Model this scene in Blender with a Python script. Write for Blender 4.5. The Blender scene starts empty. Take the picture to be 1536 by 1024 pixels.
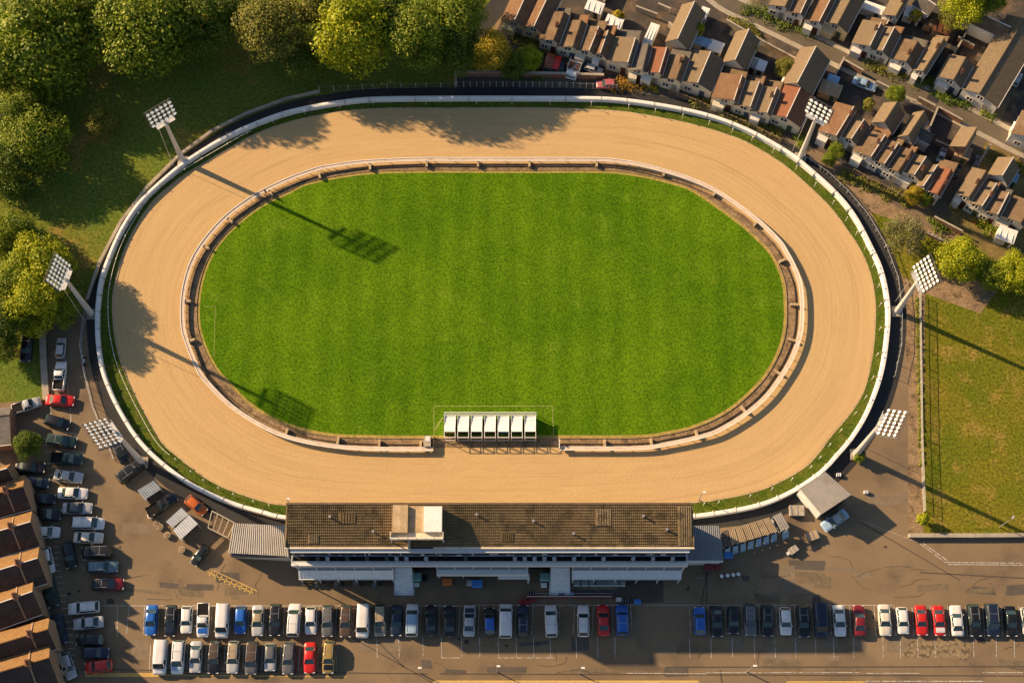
import bpy, bmesh, math, random
from mathutils import Vector, Matrix
R = math.radians
rnd = random.Random(7)
scene = bpy.context.scene
col = scene.collection

# ------------------------------------------------------------------ camera
F, T, H = 2200.0, R(20.0), 218.0
sT, cT = math.sin(T), math.cos(T)
CAM = Vector((0, -H*math.tan(T), H))
cd = bpy.data.cameras.new('camera'); cam = bpy.data.objects.new('camera', cd); col.objects.link(cam)
cam.location = CAM; cam.rotation_euler = (T, 0, 0)
cd.sensor_width = 36; cd.lens = F/1536*36; cd.clip_start = 1; cd.clip_end = 3000
scene.camera = cam

def P(px, py, z=0.0):
    """world point at height z on the line of sight surveyed at picture point px, py"""
    a, b = (px-768)/F, (512-py)/F
    d = Vector((a, sT+b*cT, -cT+b*sT))
    t = (z-CAM.z)/d.z
    return CAM+d*t
def mpp(px, py, z=0.0):
    return (P(px+1, py, z)-P(px, py, z)).length

# ------------------------------------------------------------------ light
el = R(24.8); SH = Vector((math.cos(R(26.5)), -math.sin(R(26.5)), 0))
ld = bpy.data.lights.new('sun', 'SUN'); lo = bpy.data.objects.new('sun', ld); col.objects.link(lo)
ld.energy = 5.0; ld.angle = R(0.8); ld.color = (1.0, 0.70, 0.395)
lo.rotation_euler = (SH*math.cos(el)-Vector((0, 0, math.sin(el)))).to_track_quat('-Z', 'Y').to_euler()
lo.location = (-200, 100, 150)
w = bpy.data.worlds.new('World'); scene.world = w; w.use_nodes = True
nt = w.node_tree; bg = nt.nodes['Background']
sk = nt.nodes.new('ShaderNodeTexSky'); sk.sky_type = 'NISHITA'; sk.sun_disc = False
sk.sun_elevation = el; sk.sun_rotation = math.atan2(-SH.x, -SH.y)
nt.links.new(sk.outputs[0], bg.inputs[0]); bg.inputs[1].default_value = 0.06
scene.view_settings.view_transform = 'Standard'; scene.view_settings.look = 'None'
scene.view_settings.exposure = 1.02; scene.view_settings.gamma = 1
scene.cycles.use_denoising = True
scene.cycles.max_bounces = 5; scene.cycles.diffuse_bounces = 2; scene.cycles.glossy_bounces = 2
scene.cycles.transmission_bounces = 3

# ------------------------------------------------------------------ materials
MC = {}
def lin(c): return tuple(((v/255+0.055)/1.055)**2.4 if v > 10 else v/255/12.92 for v in c)
def base_mat(name, rough=0.8, spec=0.3, metal=0.0):
    m = bpy.data.materials.new(name); m.use_nodes = True
    b = m.node_tree.nodes['Principled BSDF']
    b.inputs['Roughness'].default_value = rough; b.inputs['Metallic'].default_value = metal
    b.inputs['Specular IOR Level'].default_value = spec
    return m, b
def nz(m, scale, detail=4, rough=0.6, vec=None, stretch=None, dist=0.0):
    n = m.node_tree.nodes; l = m.node_tree.links
    t = n.new('ShaderNodeTexNoise'); t.inputs['Scale'].default_value = scale
    t.inputs['Detail'].default_value = detail; t.inputs['Roughness'].default_value = rough
    t.inputs['Distortion'].default_value = dist
    if vec is None:
        g = n.new('ShaderNodeNewGeometry'); vec = g.outputs['Position']
    if stretch:
        mp = n.new('ShaderNodeMapping'); mp.inputs['Scale'].default_value = stretch
        l.new(vec, mp.inputs['Vector']); vec = mp.outputs[0]
    l.new(vec, t.inputs['Vector'])
    return t.outputs['Fac']
def rampf(m, fac, lo, hi):
    n = m.node_tree.nodes.new('ShaderNodeMapRange'); n.inputs[1].default_value = lo; n.inputs[2].default_value = hi
    m.node_tree.links.new(fac, n.inputs[0]); return n.outputs[0]
def mixc(m, fac, a, b):
    n = m.node_tree.nodes.new('ShaderNodeMix'); n.data_type = 'RGBA'
    l = m.node_tree.links
    if isinstance(fac, float): n.inputs[0].default_value = fac
    else: l.new(fac, n.inputs[0])
    for s, v in ((6, a), (7, b)):
        if isinstance(v, (tuple, list)): n.inputs[s].default_value = (*v[:3], 1)
        else: l.new(v, n.inputs[s])
    return n.outputs[2]
def bump(m, b, fac, strength, dist=0.05):
    n = m.node_tree.nodes.new('ShaderNodeBump'); n.inputs['Strength'].default_value = strength
    n.inputs['Distance'].default_value = dist
    m.node_tree.links.new(fac, n.inputs['Height']); m.node_tree.links.new(n.outputs[0], b.inputs['Normal'])
def nm(name, c1, c2, scale=0.3, c3=None, scale3=3.0, lo3=0.55, hi3=0.75, fine=0.35, fscale=6.0, rough=0.9, bmp=0.3, spec=0.2, metal=0.0, uv=False, stretch=None):
    """two-colour mottled material, with patches of a third colour and a fine grain"""
    if name in MC: return MC[name]
    m, b = base_mat(name, rough, spec, metal)
    vec = None
    if uv: vec = m.node_tree.nodes.new('ShaderNodeUVMap').outputs[0]
    c = mixc(m, rampf(m, nz(m, scale, vec=vec, stretch=stretch), .35, .65), c1, c2)
    if c3: c = mixc(m, rampf(m, nz(m, scale3, 5, vec=vec, stretch=stretch), lo3, hi3), c, c3)
    f = nz(m, fscale, 3, 0.7, vec=vec)
    g = mixc(m, rampf(m, f, .3, .7), (1-fine,)*3, (1+fine*.9,)*3)
    mu = m.node_tree.nodes.new('ShaderNodeMix'); mu.data_type = 'RGBA'; mu.blend_type = 'MULTIPLY'; mu.inputs[0].default_value = 1
    m.node_tree.links.new(c, mu.inputs[6]); m.node_tree.links.new(g, mu.inputs[7])
    m.node_tree.links.new(mu.outputs[2], b.inputs['Base Color'])
    if bmp: bump(m, b, f, bmp)
    MC[name] = m; return m
def plain(name, c, rough=0.6, spec=0.4, metal=0.0, var=0.12, scale=1.5, emit=0.0):
    if name in MC: return MC[name]
    m, b = base_mat(name, rough, spec, metal)
    f = rampf(m, nz(m, scale, 5, .65), .3, .7)
    cc = mixc(m, f, tuple(v*(1-var) for v in c), tuple(min(1, v*(1+var)) for v in c))
    m.node_tree.links.new(cc, b.inputs['Base Color'])
    if emit:
        b.inputs['Emission Color'].default_value = (*c, 1); b.inputs['Emission Strength'].default_value = emit
    MC[name] = m; return m

# ------------------------------------------------------------------ mesh builder
class MB:
    def __init__(s): s.v = []; s.f = []; s.m = []; s.u = []
    def vs(s, pts):
        i = len(s.v); s.v.extend(tuple(p) for p in pts); return i
    def face(s, pts, m=0, uv=None):
        i = s.vs(pts); s.f.append(tuple(range(i, i+len(pts)))); s.m.append(m); s.u.append(uv)
    def box(s, c, size, rz=0.0, m=0, M=None):
        x, y, z = [k/2 for k in size]
        q = [(-x, -y, -z), (x, -y, -z), (x, y, -z), (-x, y, -z), (-x, -y, z), (x, -y, z), (x, y, z), (-x, y, z)]
        mt = M if M is not None else Matrix.Translation(Vector(c)) @ Matrix.Rotation(rz, 4, 'Z')
        s.hexa([mt @ Vector(p) for p in q], m)
    def hexa(s, q, m=0):
        i = s.vs(q)
        for f in ((0, 3, 2, 1), (4, 5, 6, 7), (0, 1, 5, 4), (1, 2, 6, 5), (2, 3, 7, 6), (3, 0, 4, 7)):
            s.f.append(tuple(i+k for k in f)); s.m.append(m); s.u.append(None)
    def bar(s, a, b, wd, hg, m=0):
        """square bar between two points"""
        a, b = Vector(a), Vector(b); d = (b-a); L = d.length
        if L < 1e-6: return
        d.normalize(); up = Vector((0, 0, 1)) if abs(d.z) < .95 else Vector((0, 1, 0))
        x = d.cross(up).normalized()*wd/2; y = x.cross(d).normalized()*hg/2
        s.hexa([a-x-y, a+x-y, b+x-y, b-x-y, a-x+y, a+x+y, b+x+y, b-x+y], m)
    def tube(s, pts, rad, n=6, m=0, caps=True):
        pts = [Vector(p) for p in pts]; rs = rad if isinstance(rad, (list, tuple)) else [rad]*len(pts)
        rings = []
        for k, p in enumerate(pts):
            d = (pts[min(k+1, len(pts)-1)]-pts[max(k-1, 0)]).normalized()
            up = Vector((0, 0, 1)) if abs(d.z) < .95 else Vector((1, 0, 0))
            x = d.cross(up).normalized(); y = x.cross(d)
            rings.append(s.vs([p+(x*math.cos(6.2832*j/n)+y*math.sin(6.2832*j/n))*rs[k] for j in range(n)]))
        for a, b in zip(rings, rings[1:]):
            for j in range(n):
                s.f.append((a+j, a+(j+1) % n, b+(j+1) % n, b+j)); s.m.append(m); s.u.append(None)
        if caps:
            s.f.append(tuple(rings[0]+j for j in range(n))[::-1]); s.m.append(m); s.u.append(None)
            s.f.append(tuple(rings[-1]+j for j in range(n))); s.m.append(m); s.u.append(None)
    def grid(s, rows, m=0, closed=False):
        n = len(rows[0]); ids = [s.vs(r) for r in rows]
        for a, b in zip(ids, ids[1:]):
            for j in range(n if closed else n-1):
                s.f.append((a+j, a+(j+1) % n, b+(j+1) % n, b+j)); s.m.append(m); s.u.append(None)
    def prism(s, poly, z0, z1, m=0):
        n = len(poly)
        s.face([(p[0], p[1], z1) for p in poly], m); s.face([(p[0], p[1], z0) for p in poly][::-1], m)
        for k in range(n):
            a, b = poly[k], poly[(k+1) % n]
            s.face([(a[0], a[1], z0), (b[0], b[1], z0), (b[0], b[1], z1), (a[0], a[1], z1)], m)
    def strip(s, a, b, wd, z, m=0):
        a, b = Vector((a[0], a[1], z)), Vector((b[0], b[1], z)); d = (b-a).normalized(); x = Vector((-d.y, d.x, 0))*wd/2
        s.face([a-x, b-x, b+x, a+x], m)
    def mesh(s, name, mats, smooth=False, off=None):
        me = bpy.data.meshes.new(name)
        v = s.v if off is None else [(p[0]-off[0], p[1]-off[1], p[2]-off[2]) for p in s.v]
        me.from_pydata(v, [], s.f)
        for k in (mats if isinstance(mats, (list, tuple)) else [mats]): me.materials.append(k)
        me.polygons.foreach_set('material_index', s.m)
        if any(u is not None for u in s.u):
            ul = me.uv_layers.new(name='UVMap'); k = 0
            for f, u in zip(s.f, s.u):
                for j in range(len(f)):
                    ul.data[k].uv = u[j] if u is not None else (0, 0); k += 1
        if smooth: me.polygons.foreach_set('use_smooth', [True]*len(s.f))
        me.update()
        bm = bmesh.new(); bm.from_mesh(me)
        bmesh.ops.recalc_face_normals(bm, faces=bm.faces)
        bm.to_mesh(me); bm.free()
        return me
    def build(s, name, mats, parent=None, smooth=False, local=False):
        off = None if (parent is None or local) else wloc(parent)
        o = bpy.data.objects.new(name, s.mesh(name, mats, smooth, off)); col.objects.link(o)
        if parent: o.parent = parent
        return o
def wloc(o):
    v = Vector((0, 0, 0))
    while o: v += o.location; o = o.parent
    return v
def tag(o, label=None, cat=None, group=None, kind=None):
    if label: o['label'] = label
    if cat: o['category'] = cat
    if group: o['group'] = group
    if kind: o['kind'] = kind
    return o
def thing(name, loc, label, cat, group=None, rz=0.0):
    o = bpy.data.objects.new(name, None); o.empty_display_size = .3; col.objects.link(o)
    o.location = loc; o.rotation_euler = (0, 0, rz)
    return tag(o, label, cat, group)
def copy_tree(o, parent=None):
    c = o.copy(); col.objects.link(c); c.parent = parent
    for ch in list(o.children): copy_tree(ch, c)
    return c
def struct(name, mb, mat, smooth=False):
    return tag(mb.build(name, mat, None, smooth), kind='structure')
def spline(pts, n=8, closed=True):
    pts = [Vector(p) for p in pts]; out = []; N = len(pts)
    rng = range(N) if closed else range(N-1)
    for i in rng:
        g = lambda k: pts[k % N] if closed else pts[max(0, min(N-1, k))]
        p0, p1, p2, p3 = g(i-1), g(i), g(i+1), g(i+2)
        for k in range(n):
            t = k/n
            out.append(.5*((2*p1)+(p2-p0)*t+(2*p0-5*p1+4*p2-p3)*t*t+(3*p1-p0-3*p2+p3)*t**3))
    if not closed: out.append(pts[-1])
    return out
def sheet(name, px, z, mat, smooth_n=0, world=None):
    pts = world or [P(x, y) for x, y in px]
    if smooth_n: pts = spline(pts, smooth_n)
    bm = bmesh.new(); vs = [bm.verts.new((p[0], p[1], z)) for p in pts]
    f = bm.faces.new(vs)
    if f.normal.z < 0: f.normal_flip()
    bm.normal_update()
    if bm.faces[:][0].normal.z < 0: bmesh.ops.reverse_faces(bm, faces=bm.faces[:])
    bmesh.ops.triangulate(bm, faces=bm.faces[:])
    me = bpy.data.meshes.new(name); bm.to_mesh(me); bm.free(); me.materials.append(mat)
    o = bpy.data.objects.new(name, me); col.objects.link(o)
    return tag(o, kind='structure')
ORD = 'first second third fourth fifth sixth seventh eighth ninth tenth eleventh twelfth thirteenth fourteenth fifteenth sixteenth seventeenth eighteenth nineteenth twentieth twenty-first twenty-second twenty-third twenty-fourth twenty-fifth twenty-sixth twenty-seventh twenty-eighth twenty-ninth thirtieth thirty-first thirty-second thirty-third thirty-fourth thirty-fifth thirty-sixth thirty-seventh thirty-eighth thirty-ninth fortieth'.split()

# ------------------------------------------------------------------ ground and track
asph = nm('asphalt', (.178, .130, .083), (.232, .172, .106), .06, (.122, .093, .065), .13, .52, .72, .3, 8, .92, .2)
asph_d = nm('dark_asphalt', (.030, .031, .034), (.042, .042, .043), .12, (.06, .056, .05), .3, .6, .85, .3, 5, .92, .25)
asph_m = nm('path_asphalt', (.105, .09, .07), (.14, .115, .082), .12, (.09, .078, .06), .3, .55, .85, .3, 5, .92, .25)
lawn_m = nm('infield_grass', (.060, .142, .0035), (.098, .188, .005), .07, (.125, .205, .012), .22, .55, .8, .6, 3.2, .95, .5, .05)
park_m = nm('park_grass', (.10, .15, .022), (.145, .155, .026), .1, (.28, .18, .05), .12, .55, .72, .55, 2.2, .95, .5, .05)
field_m = nm('field_grass', (.105, .130, .010), (.165, .148, .016), .13, (.25, .18, .04), .30, .52, .72, .6, 2.4, .95, .5, .05)
verge_m = nm('strip_grass', (.05, .085, .01), (.09, .12, .014), .5, (.12, .11, .03), .8, .5, .75, .5, 2.5, .95, .5, .05)
soil_m = nm('soil', (.21, .145, .085), (.30, .21, .12), .4, (.09, .065, .04), .7, .5, .7, .45, 3, .95, .4)
dirt_m = nm('dirt_path', (.27, .18, .10), (.34, .23, .125), .3, (.16, .11, .06), .5, .55, .75, .3, 4, .95, .3)
kerb_m = nm('kerb_timber', (.42, .31, .18), (.52, .39, .24), 1.0, (.28, .2, .12), 1.5, .5, .7, .25, 6)
edge_m = nm('worn_turf', (.32, .25, .06), (.40, .30, .09), .8, (.2, .18, .04), 1.5, .5, .7, .35, 4)
conc_m = nm('concrete', (.33, .29, .23), (.42, .37, .29), .5, (.24, .2, .16), 1.0, .5, .7, .2, 5)
white_m = nm('white_paint', (.74, .73, .70), (.80, .79, .76), .6, (.55, .53, .49), 1.2, .55, .75, .1, 6, .6, .05, .3)
line_m = nm('road_paint', (.42, .40, .36), (.55, .52, .46), 1.5, (.2, .17, .14), 2.5, .5, .6, .2, 5)
yline_m = nm('yellow_paint', (.55, .36, .10), (.62, .42, .13), 1.5, (.3, .2, .09), 2.5, .55, .7, .2, 5)

FEN = [(768,148.5),(680,148.5),(571,149.6),(517,154),(448,166),(399,181),(342,206),(287,239),(250,268),(211,305),(185.5,342),(168,379),(154,418),(148.5,452),(147,485),(149,522),(156,559),(171,597),(190,632),(211,662),(238,689),(277,719),(316,740),(355,756),(394,767),(428,775),
       (520,784),(650,788),(820,788),(950,784),(1042,773),(1079,768),(1128,759),(1167,746),(1206,725),(1235,703),(1254.6,682),(1278,654),(1300,617),(1319,566),(1328,517),(1331,464),(1322,411),(1305,371),(1280,324.5),(1251,289),(1212,254),(1182.5,231),(1134,203),(1085,182),(1035,168),(981,158),(926,151),(871,149)]
SAND = [(768,163),(680,163.5),(571,164),(503,170),(435,184),(380,204),(340,226),(289,256),(264,273),(230,303),(201,347),(182,391),(171,440),(171,481),(175,512),(183,544),(197,578),(214,612),(242,660),(267,683),(297,707),(326,725),(355,737),(394,750),(427,756),
        (520,766),(650,770),(820,770),(950,765),(1040,752),(1069,749),(1128,737),(1167,722),(1206,699.5),(1227,678),(1247,651),(1275,618),(1294,586),(1305,545),(1311,495),(1311,448),(1303,407.5),(1288,373),(1270,346),(1247,315),(1212,280),(1173,247),(1124,217),(1085,201.5),(1035,187),(981,176),(926,168),(844,164)]
RAIL = [(768,239),(690,239),(626,239),(544,243),(499,249),(476,253.5),(439.7,266),(400,284),(374,299),(338,326),(306,362),(286,397),(275,440),(274,487),(283,520),(297,553),(307.5,569),(345,607),(395,639.5),(442,658),(504,669),(567,672.5),(650,673),(740,673),(839,672),(956,671.5),(1003,665),(1047,655.5),(1078,645),(1119,620),(1150,593),(1173,562),(1188,536),(1199,506),(1203,475),(1201,430),(1191,400),(1180,379),(1169,362),(1143,336),(1114,313),(1075,287),(1035,268.5),(994,255.6),(953,245.5),(912,240),(871,239)]
TURF = [(768,260),(653,259.5),(571,261),(517,266.5),(462,278),(440,288),(385,316.5),(338,358),(314,396),(302,439),(301,486),(312.5,525),(330,556),(345,572),(370,598),(406,623),(450,640),(501,650),(574,652.5),(650,653),(740,653),(837.5,652.5),(956,652),(1003,646),(1039,637.5),(1078,620.5),(1109,599),(1141,567),(1159,539),(1170.5,510),(1175,481),(1175,455),(1173,427),(1165,403),(1152.5,380),(1137.5,364),(1114,342),(1075,313),(1036,287.5),(1003,276),(953,265),(899,260)]
zf = 0.55
FENw = spline([P(x, y, zf) for x, y in FEN], 8)
SANDw = spline([P(x, y) for x, y in SAND], 8)
RAILw = spline([P(x, y, .85) for x, y in RAIL], 8)
TURFw = spline([P(x, y) for x, y in TURF], 8)
CEN = (P(738, 457)).xy
def polar(curve):
    a = sorted((math.atan2(p.y-CEN.y, p.x-CEN.x), (p.xy-CEN).length) for p in curve)
    a = [(a[-1][0]-2*math.pi, a[-1][1])]+a+[(a[0][0]+2*math.pi, a[0][1])]
    def f(t):
        t = (t+math.pi) % (2*math.pi)-math.pi
        lo_, hi_ = 0, len(a)-1
        while hi_-lo_ > 1:
            k = (lo_+hi_)//2
            if a[k][0] <= t: lo_ = k
            else: hi_ = k
        (t0, r0), (t1, r1) = a[lo_], a[hi_]
        return r0+(r1-r0)*((t-t0)/(t1-t0) if t1 > t0 else 0)
    return f
def offset(curve, d):
    out = []; n = len(curve)
    for i, p in enumerate(curve):
        t = (curve[(i+1) % n]-curve[i-1]); t.z = 0; t.normalize()
        nn = Vector((-t.y, t.x, 0))
        if nn.x*(p.x-CEN.x)+nn.y*(p.y-CEN.y) < 0: nn = -nn
        out.append(p+nn*d)
    return out
def at_z(curve, z): return [Vector((p.x, p.y, z)) for p in curve]

# base sheet reaches far past everything that can be seen
g = MB(); S = 900
g.face([(-S, -S, 0), (S, -S, 0), (S, S, 0), (-S, S, 0)])
struct('ground', g, asph)

# the grounds beyond the stadium
sheet('park_lawn', [(-120,-120),(742,-120),(742,60),(728,112),(684,112),(684,131),(560,133),(470,148),(400,170),(350,192),(300,222),(250,262),(205,310),(165,368),(140,425),(128,470),(62,478),(62,545),(-120,560)], .004, park_m)
sheet('field_lawn', [(1383,440),(1400,420),(1440,350),(1480,362),(1700,420),(1700,800),(1386,800)], .004, field_m)
sheet('garden_lawn', [(-60,530),(62,540),(66,606),(40,600),(-60,610)], .008, park_m)
sheet('dirt_path', [(1236,262),(1262,262),(1330,300),(1395,345),(1440,372),(1500,432),(1470,470),(1388,440),(1383,800),(1362,800),(1362,560),(1350,420),(1322,350),(1290,310),(1255,278)], .012, soil_m)
sheet('bank_grass', [(1306,318),(1340,330),(1395,355),(1440,372),(1400,420),(1372,425),(1352,412),(1335,372)], .016, field_m)

# streets of the terraces
road = [(1040,-40),(1085,0),(1130,23),(1190,52),(1260,87),(1330,120),(1400,151),(1462,182),(1520,212),(1600,250)]
def ribbon(name, px, wd, z, mat, n=6):
    c = spline([P(x, y) for x, y in px], n, False); l = []; r = []
    for i, p in enumerate(c):
        t = (c[min(i+1, len(c)-1)]-c[max(i-1, 0)]).normalized(); x = Vector((-t.y, t.x, 0))*wd/2
        l.append(p+x); r.append(p-x)
    m = MB(); m.grid([[(a.x, a.y, z), (b.x, b.y, z)] for a, b in zip(l, r)])
    return struct(name, m, mat), l, r
ribbon('dark_lane', [(694,66),(722,38),(750,5),(775,-30)], 3.4, .022, asph_d)
_, rl, rr_ = ribbon('street', road, 2.6, .020, asph_m)
ribbon('side_street', [(1470,196),(1445,245),(1424,290),(1410,322)], 3.3, .024, asph_m)
ribbon('side_street', [(1488,176),(1510,130),(1536,85),(1570,20)], 3.0, .024, asph_m)
ribbon('back_lane', [(1398,152),(1420,108),(1440,60),(1462,18)], 2.0, .024, asph_d)
ribbon('access_lane', [(684,124),(800,126),(905,128),(980,140),(1060,165),(1140,198),(1215,245)], 2.6, .020, asph_m)
def pave(name, side, d0, d1, mat):
    m = MB(); c = side; rows = []
    for i, p in enumerate(c):
        t = (c[min(i+1, len(c)-1)]-c[max(i-1, 0)]).normalized(); x = Vector((-t.y, t.x, 0))
        a, b = p+x*d0, p+x*d1
        rows.append([(a.x, a.y, .02), (a.x, a.y, .13), (b.x, b.y, .13), (b.x, b.y, .02)])
    m.grid(rows, 0, True); return struct(name, m, mat)
pave('pavement', rl, 0, .9, conc_m)
pave('pavement', rr_, -.9, 0, conc_m)

# rings: walkway, grass strip, sand, verge, infield
walk = [(768,131),(680,131),(571,133),(500,140),(430,155),(370,177),(320,203),(268,240),(220,288),(180,340),(155,385),(138,425),(130,470),(132,520),(140,565),(155,610),(176,652),(205,690),(255,735),(320,772),(380,790),(428,800),(560,810),(768,812),(960,808),(1042,795),(1130,785),(1180,770),(1235,740),(1280,700),(1312,655),(1335,610),(1350,560),(1358,510),(1359,460),(1352,415),(1335,370),(1308,325),(1275,285),(1240,255),(1205,228),(1150,195),(1085,166),(1035,152),(981,143),(926,136),(871,132)]
sheet('walkway', walk, .028, asph_d, 6)
sheet('grass_strip', None, .034, verge_m, world=FENw)
sheet('track_kerb', None, .044, kerb_m, world=offset(SANDw, .22))
# sand ring with lengthwise coordinates so harrow streaks follow the bend
sand, sb = base_mat('track_sand', .95, .1)
uv0 = sand.node_tree.nodes.new('ShaderNodeUVMap').outputs[0]
sx = sand.node_tree.nodes.new('ShaderNodeSeparateXYZ'); sand.node_tree.links.new(uv0, sx.inputs[0])
cmb = sand.node_tree.nodes.new('ShaderNodeCombineXYZ')
for op, i in (('COSINE', 0), ('SINE', 1)):
    q = sand.node_tree.nodes.new('ShaderNodeMath'); q.operation = op
    sand.node_tree.links.new(sx.outputs[0], q.inputs[0]); sand.node_tree.links.new(q.outputs[0], cmb.inputs[i])
sand.node_tree.links.new(sx.outputs[1], cmb.inputs[2]); uvn = cmb.outputs[0]
s1 = rampf(sand, nz(sand, 1.0, 5, .6, uvn, (1.6, 1.6, 1.1), .3), .35, .65)
s2 = rampf(sand, nz(sand, 1.0, 4, .7, uvn, (1.1, 1.1, 2.6), .5), .54, .72)
s3 = rampf(sand, nz(sand, .05, 3), .3, .7)
s4 = rampf(sand, nz(sand, 3.0, 4, .8), .25, .75)
c = mixc(sand, s1, (.52, .37, .172), (.60, .43, .20))
c = mixc(sand, s3, c, (.56, .38, .19))
s5 = rampf(sand, nz(sand, 1.0, 6, .75, uvn, (5, 5, .9), 1.2), .45, .72)
k5 = sand.node_tree.nodes.new('ShaderNodeMath'); k5.operation = 'MULTIPLY'; k5.inputs[1].default_value = .45
sand.node_tree.links.new(s5, k5.inputs[0])
c = mixc(sand, k5.outputs[0], c, (.40, .265, .125))
k = sand.node_tree.nodes.new('ShaderNodeMath'); k.operation = 'MULTIPLY'; k.inputs[1].default_value = .7
sand.node_tree.links.new(s2, k.inputs[0])
c = mixc(sand, k.outputs[0], c, (.34, .225, .115))
k2 = sand.node_tree.nodes.new('ShaderNodeMath'); k2.operation = 'MULTIPLY'; k2.inputs[1].default_value = .5
sand.node_tree.links.new(s4, k2.inputs[0])
c = mixc(sand, k2.outputs[0], c, (.40, .27, .14))
sand.node_tree.links.new(c, sb.inputs['Base Color']); bump(sand, sb, s4, .45)
po, pi_ = polar(SANDw), polar(offset(at_z(RAILw, 0), -.4))
m = MB(); N = 360; L = 0; last = None; rows = []
for i in range(N+1):
    t = 2*math.pi*i/N; d = Vector((math.cos(t), math.sin(t)))
    a, b = CEN+d*pi_(t), CEN+d*po(t); mid = (a+b)/2
    if last: L += (mid-last).length
    last = mid
    rows.append([(a.lerp(b, q/5), t, q*2.2) for q in range(6)])
for ra, rb in zip(rows, rows[1:]):
    for q in range(5):
        quad = [ra[q], ra[q+1], rb[q+1], rb[q]]
        m.face([(p.x, p.y, .054) for p, _, _ in quad], 0, [(u, v) for _, u, v in quad])
struct('track', m, sand)
sheet('verge', None, .050, soil_m, world=offset(at_z(RAILw, 0), .1))
sheet('turf_edge', None, .064, edge_m, world=offset(TURFw, .45))
_b = lawn_m.node_tree.nodes['Principled BSDF']; _src = _b.inputs['Base Color'].links[0].from_socket
wv = lawn_m.node_tree.nodes.new('ShaderNodeTexWave'); wv.inputs['Scale'].default_value = .075; wv.inputs['Distortion'].default_value = 1.2; wv.inputs['Detail'].default_value = 3
_g = lawn_m.node_tree.nodes.new('ShaderNodeNewGeometry'); lawn_m.node_tree.links.new(_g.outputs['Position'], wv.inputs['Vector'])
_mu = lawn_m.node_tree.nodes.new('ShaderNodeMix'); _mu.data_type = 'RGBA'; _mu.blend_type = 'MULTIPLY'; _mu.inputs[0].default_value = 1
lawn_m.node_tree.links.new(_src, _mu.inputs[6]); lawn_m.node_tree.links.new(mixc(lawn_m, wv.outputs['Fac'], (.90,.92,.9), (1.08,1.06,1.05)), _mu.inputs[7])
lawn_m.node_tree.links.new(_mu.outputs[2], _b.inputs['Base Color'])
sheet('infield_lawn', None, .072, lawn_m, world=TURFw)

# ------------------------------------------------------------------ perimeter hoarding, running rail, fences
def section(curve, prof, i0, i1):
    """sweep a closed profile [(outward, z)] along part of a closed curve"""
    n = len(curve); rows = []
    for i in range(i0, i1+1):
        p = curve[i % n]; t = (curve[(i+1) % n]-curve[(i-1) % n]); t.z = 0; t.normalize()
        nn = Vector((-t.y, t.x, 0))
        if nn.x*(p.x-CEN.x)+nn.y*(p.y-CEN.y) < 0: nn = -nn
        rows.append([(p.x+nn.x*o, p.y+nn.y*o, z) for o, z in prof])
    m = MB(); m.grid(rows, 0, True); m.face(rows[0]); m.face(rows[-1][::-1]); return m
hoard = thing('perimeter_hoarding', (P(147, 480)), 'continuous low white painted perimeter wall running round the outside of the sand track', 'hoarding')
n = len(FENw); step = 6
for i in range(0, n, step):
    j = min(i+step, n)
    section(FENw, [(-.24, .03), (-.19, .88), (-.02, .95), (.38, .93), (.44, .03)], i, j).build('wall_panel', white_m, hoard)
# joints and stains as real caps between the panels
for i in range(0, n, step):
    p = FENw[i]; t = (FENw[(i+1) % n]-FENw[i-1]).normalized(); a = math.atan2(t.y, t.x); m = MB()
    m.box((p.x, p.y, .49), (.06, .84, .99), a); m.build('joint_cover', conc_m, hoard.children[i//step])

nR = len(RAILw)
rail_white = plain('rail_white', (.74, .71, .66), .5, .4, 0, .08)
rail_pink = nm('rail_board', (.60, .47, .36), (.68, .54, .42), .8, (.45, .33, .23), 1.0, .5, .75, .15, 5, .7, .1)
timber = nm('timber', (.34, .24, .14), (.44, .32, .19), 1.2, (.2, .14, .08), 2, .5, .7, .3, 6)
i_skip = [i for i, p in enumerate(RAILw) if P(655, 670, .85).x < p.x < P(836, 670, .85).x and p.y < CEN.y]
i0, i1 = max(i_skip)+1, min(i_skip)-1+len(RAILw)
inner = thing('running_rail', P(290, 540), 'white double running rail with timber cover board along the inside of the sand track', 'rail')
section(RAILw, [(-.16, .78), (-.16, .83), (.20, .83), (.20, .78)], i0, i1).build('cover_board', rail_pink, inner)
section(RAILw, [(.22, .80), (.22, .92), (.34, .92), (.34, .80)], i0, i1).build('rail', rail_white, inner)
section(RAILw, [(-.30, .72), (-.30, .82), (-.19, .82), (-.19, .72)], i0, i1).build('rail', rail_white, inner)
for k in range(0, 96):
    i = i0+int((i1-i0)*k/95); p = RAILw[i % nR]
    m = MB(); m.box((p.x, p.y, .41), (.07, .07, .76)); m.build('post', timber, inner)
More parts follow.
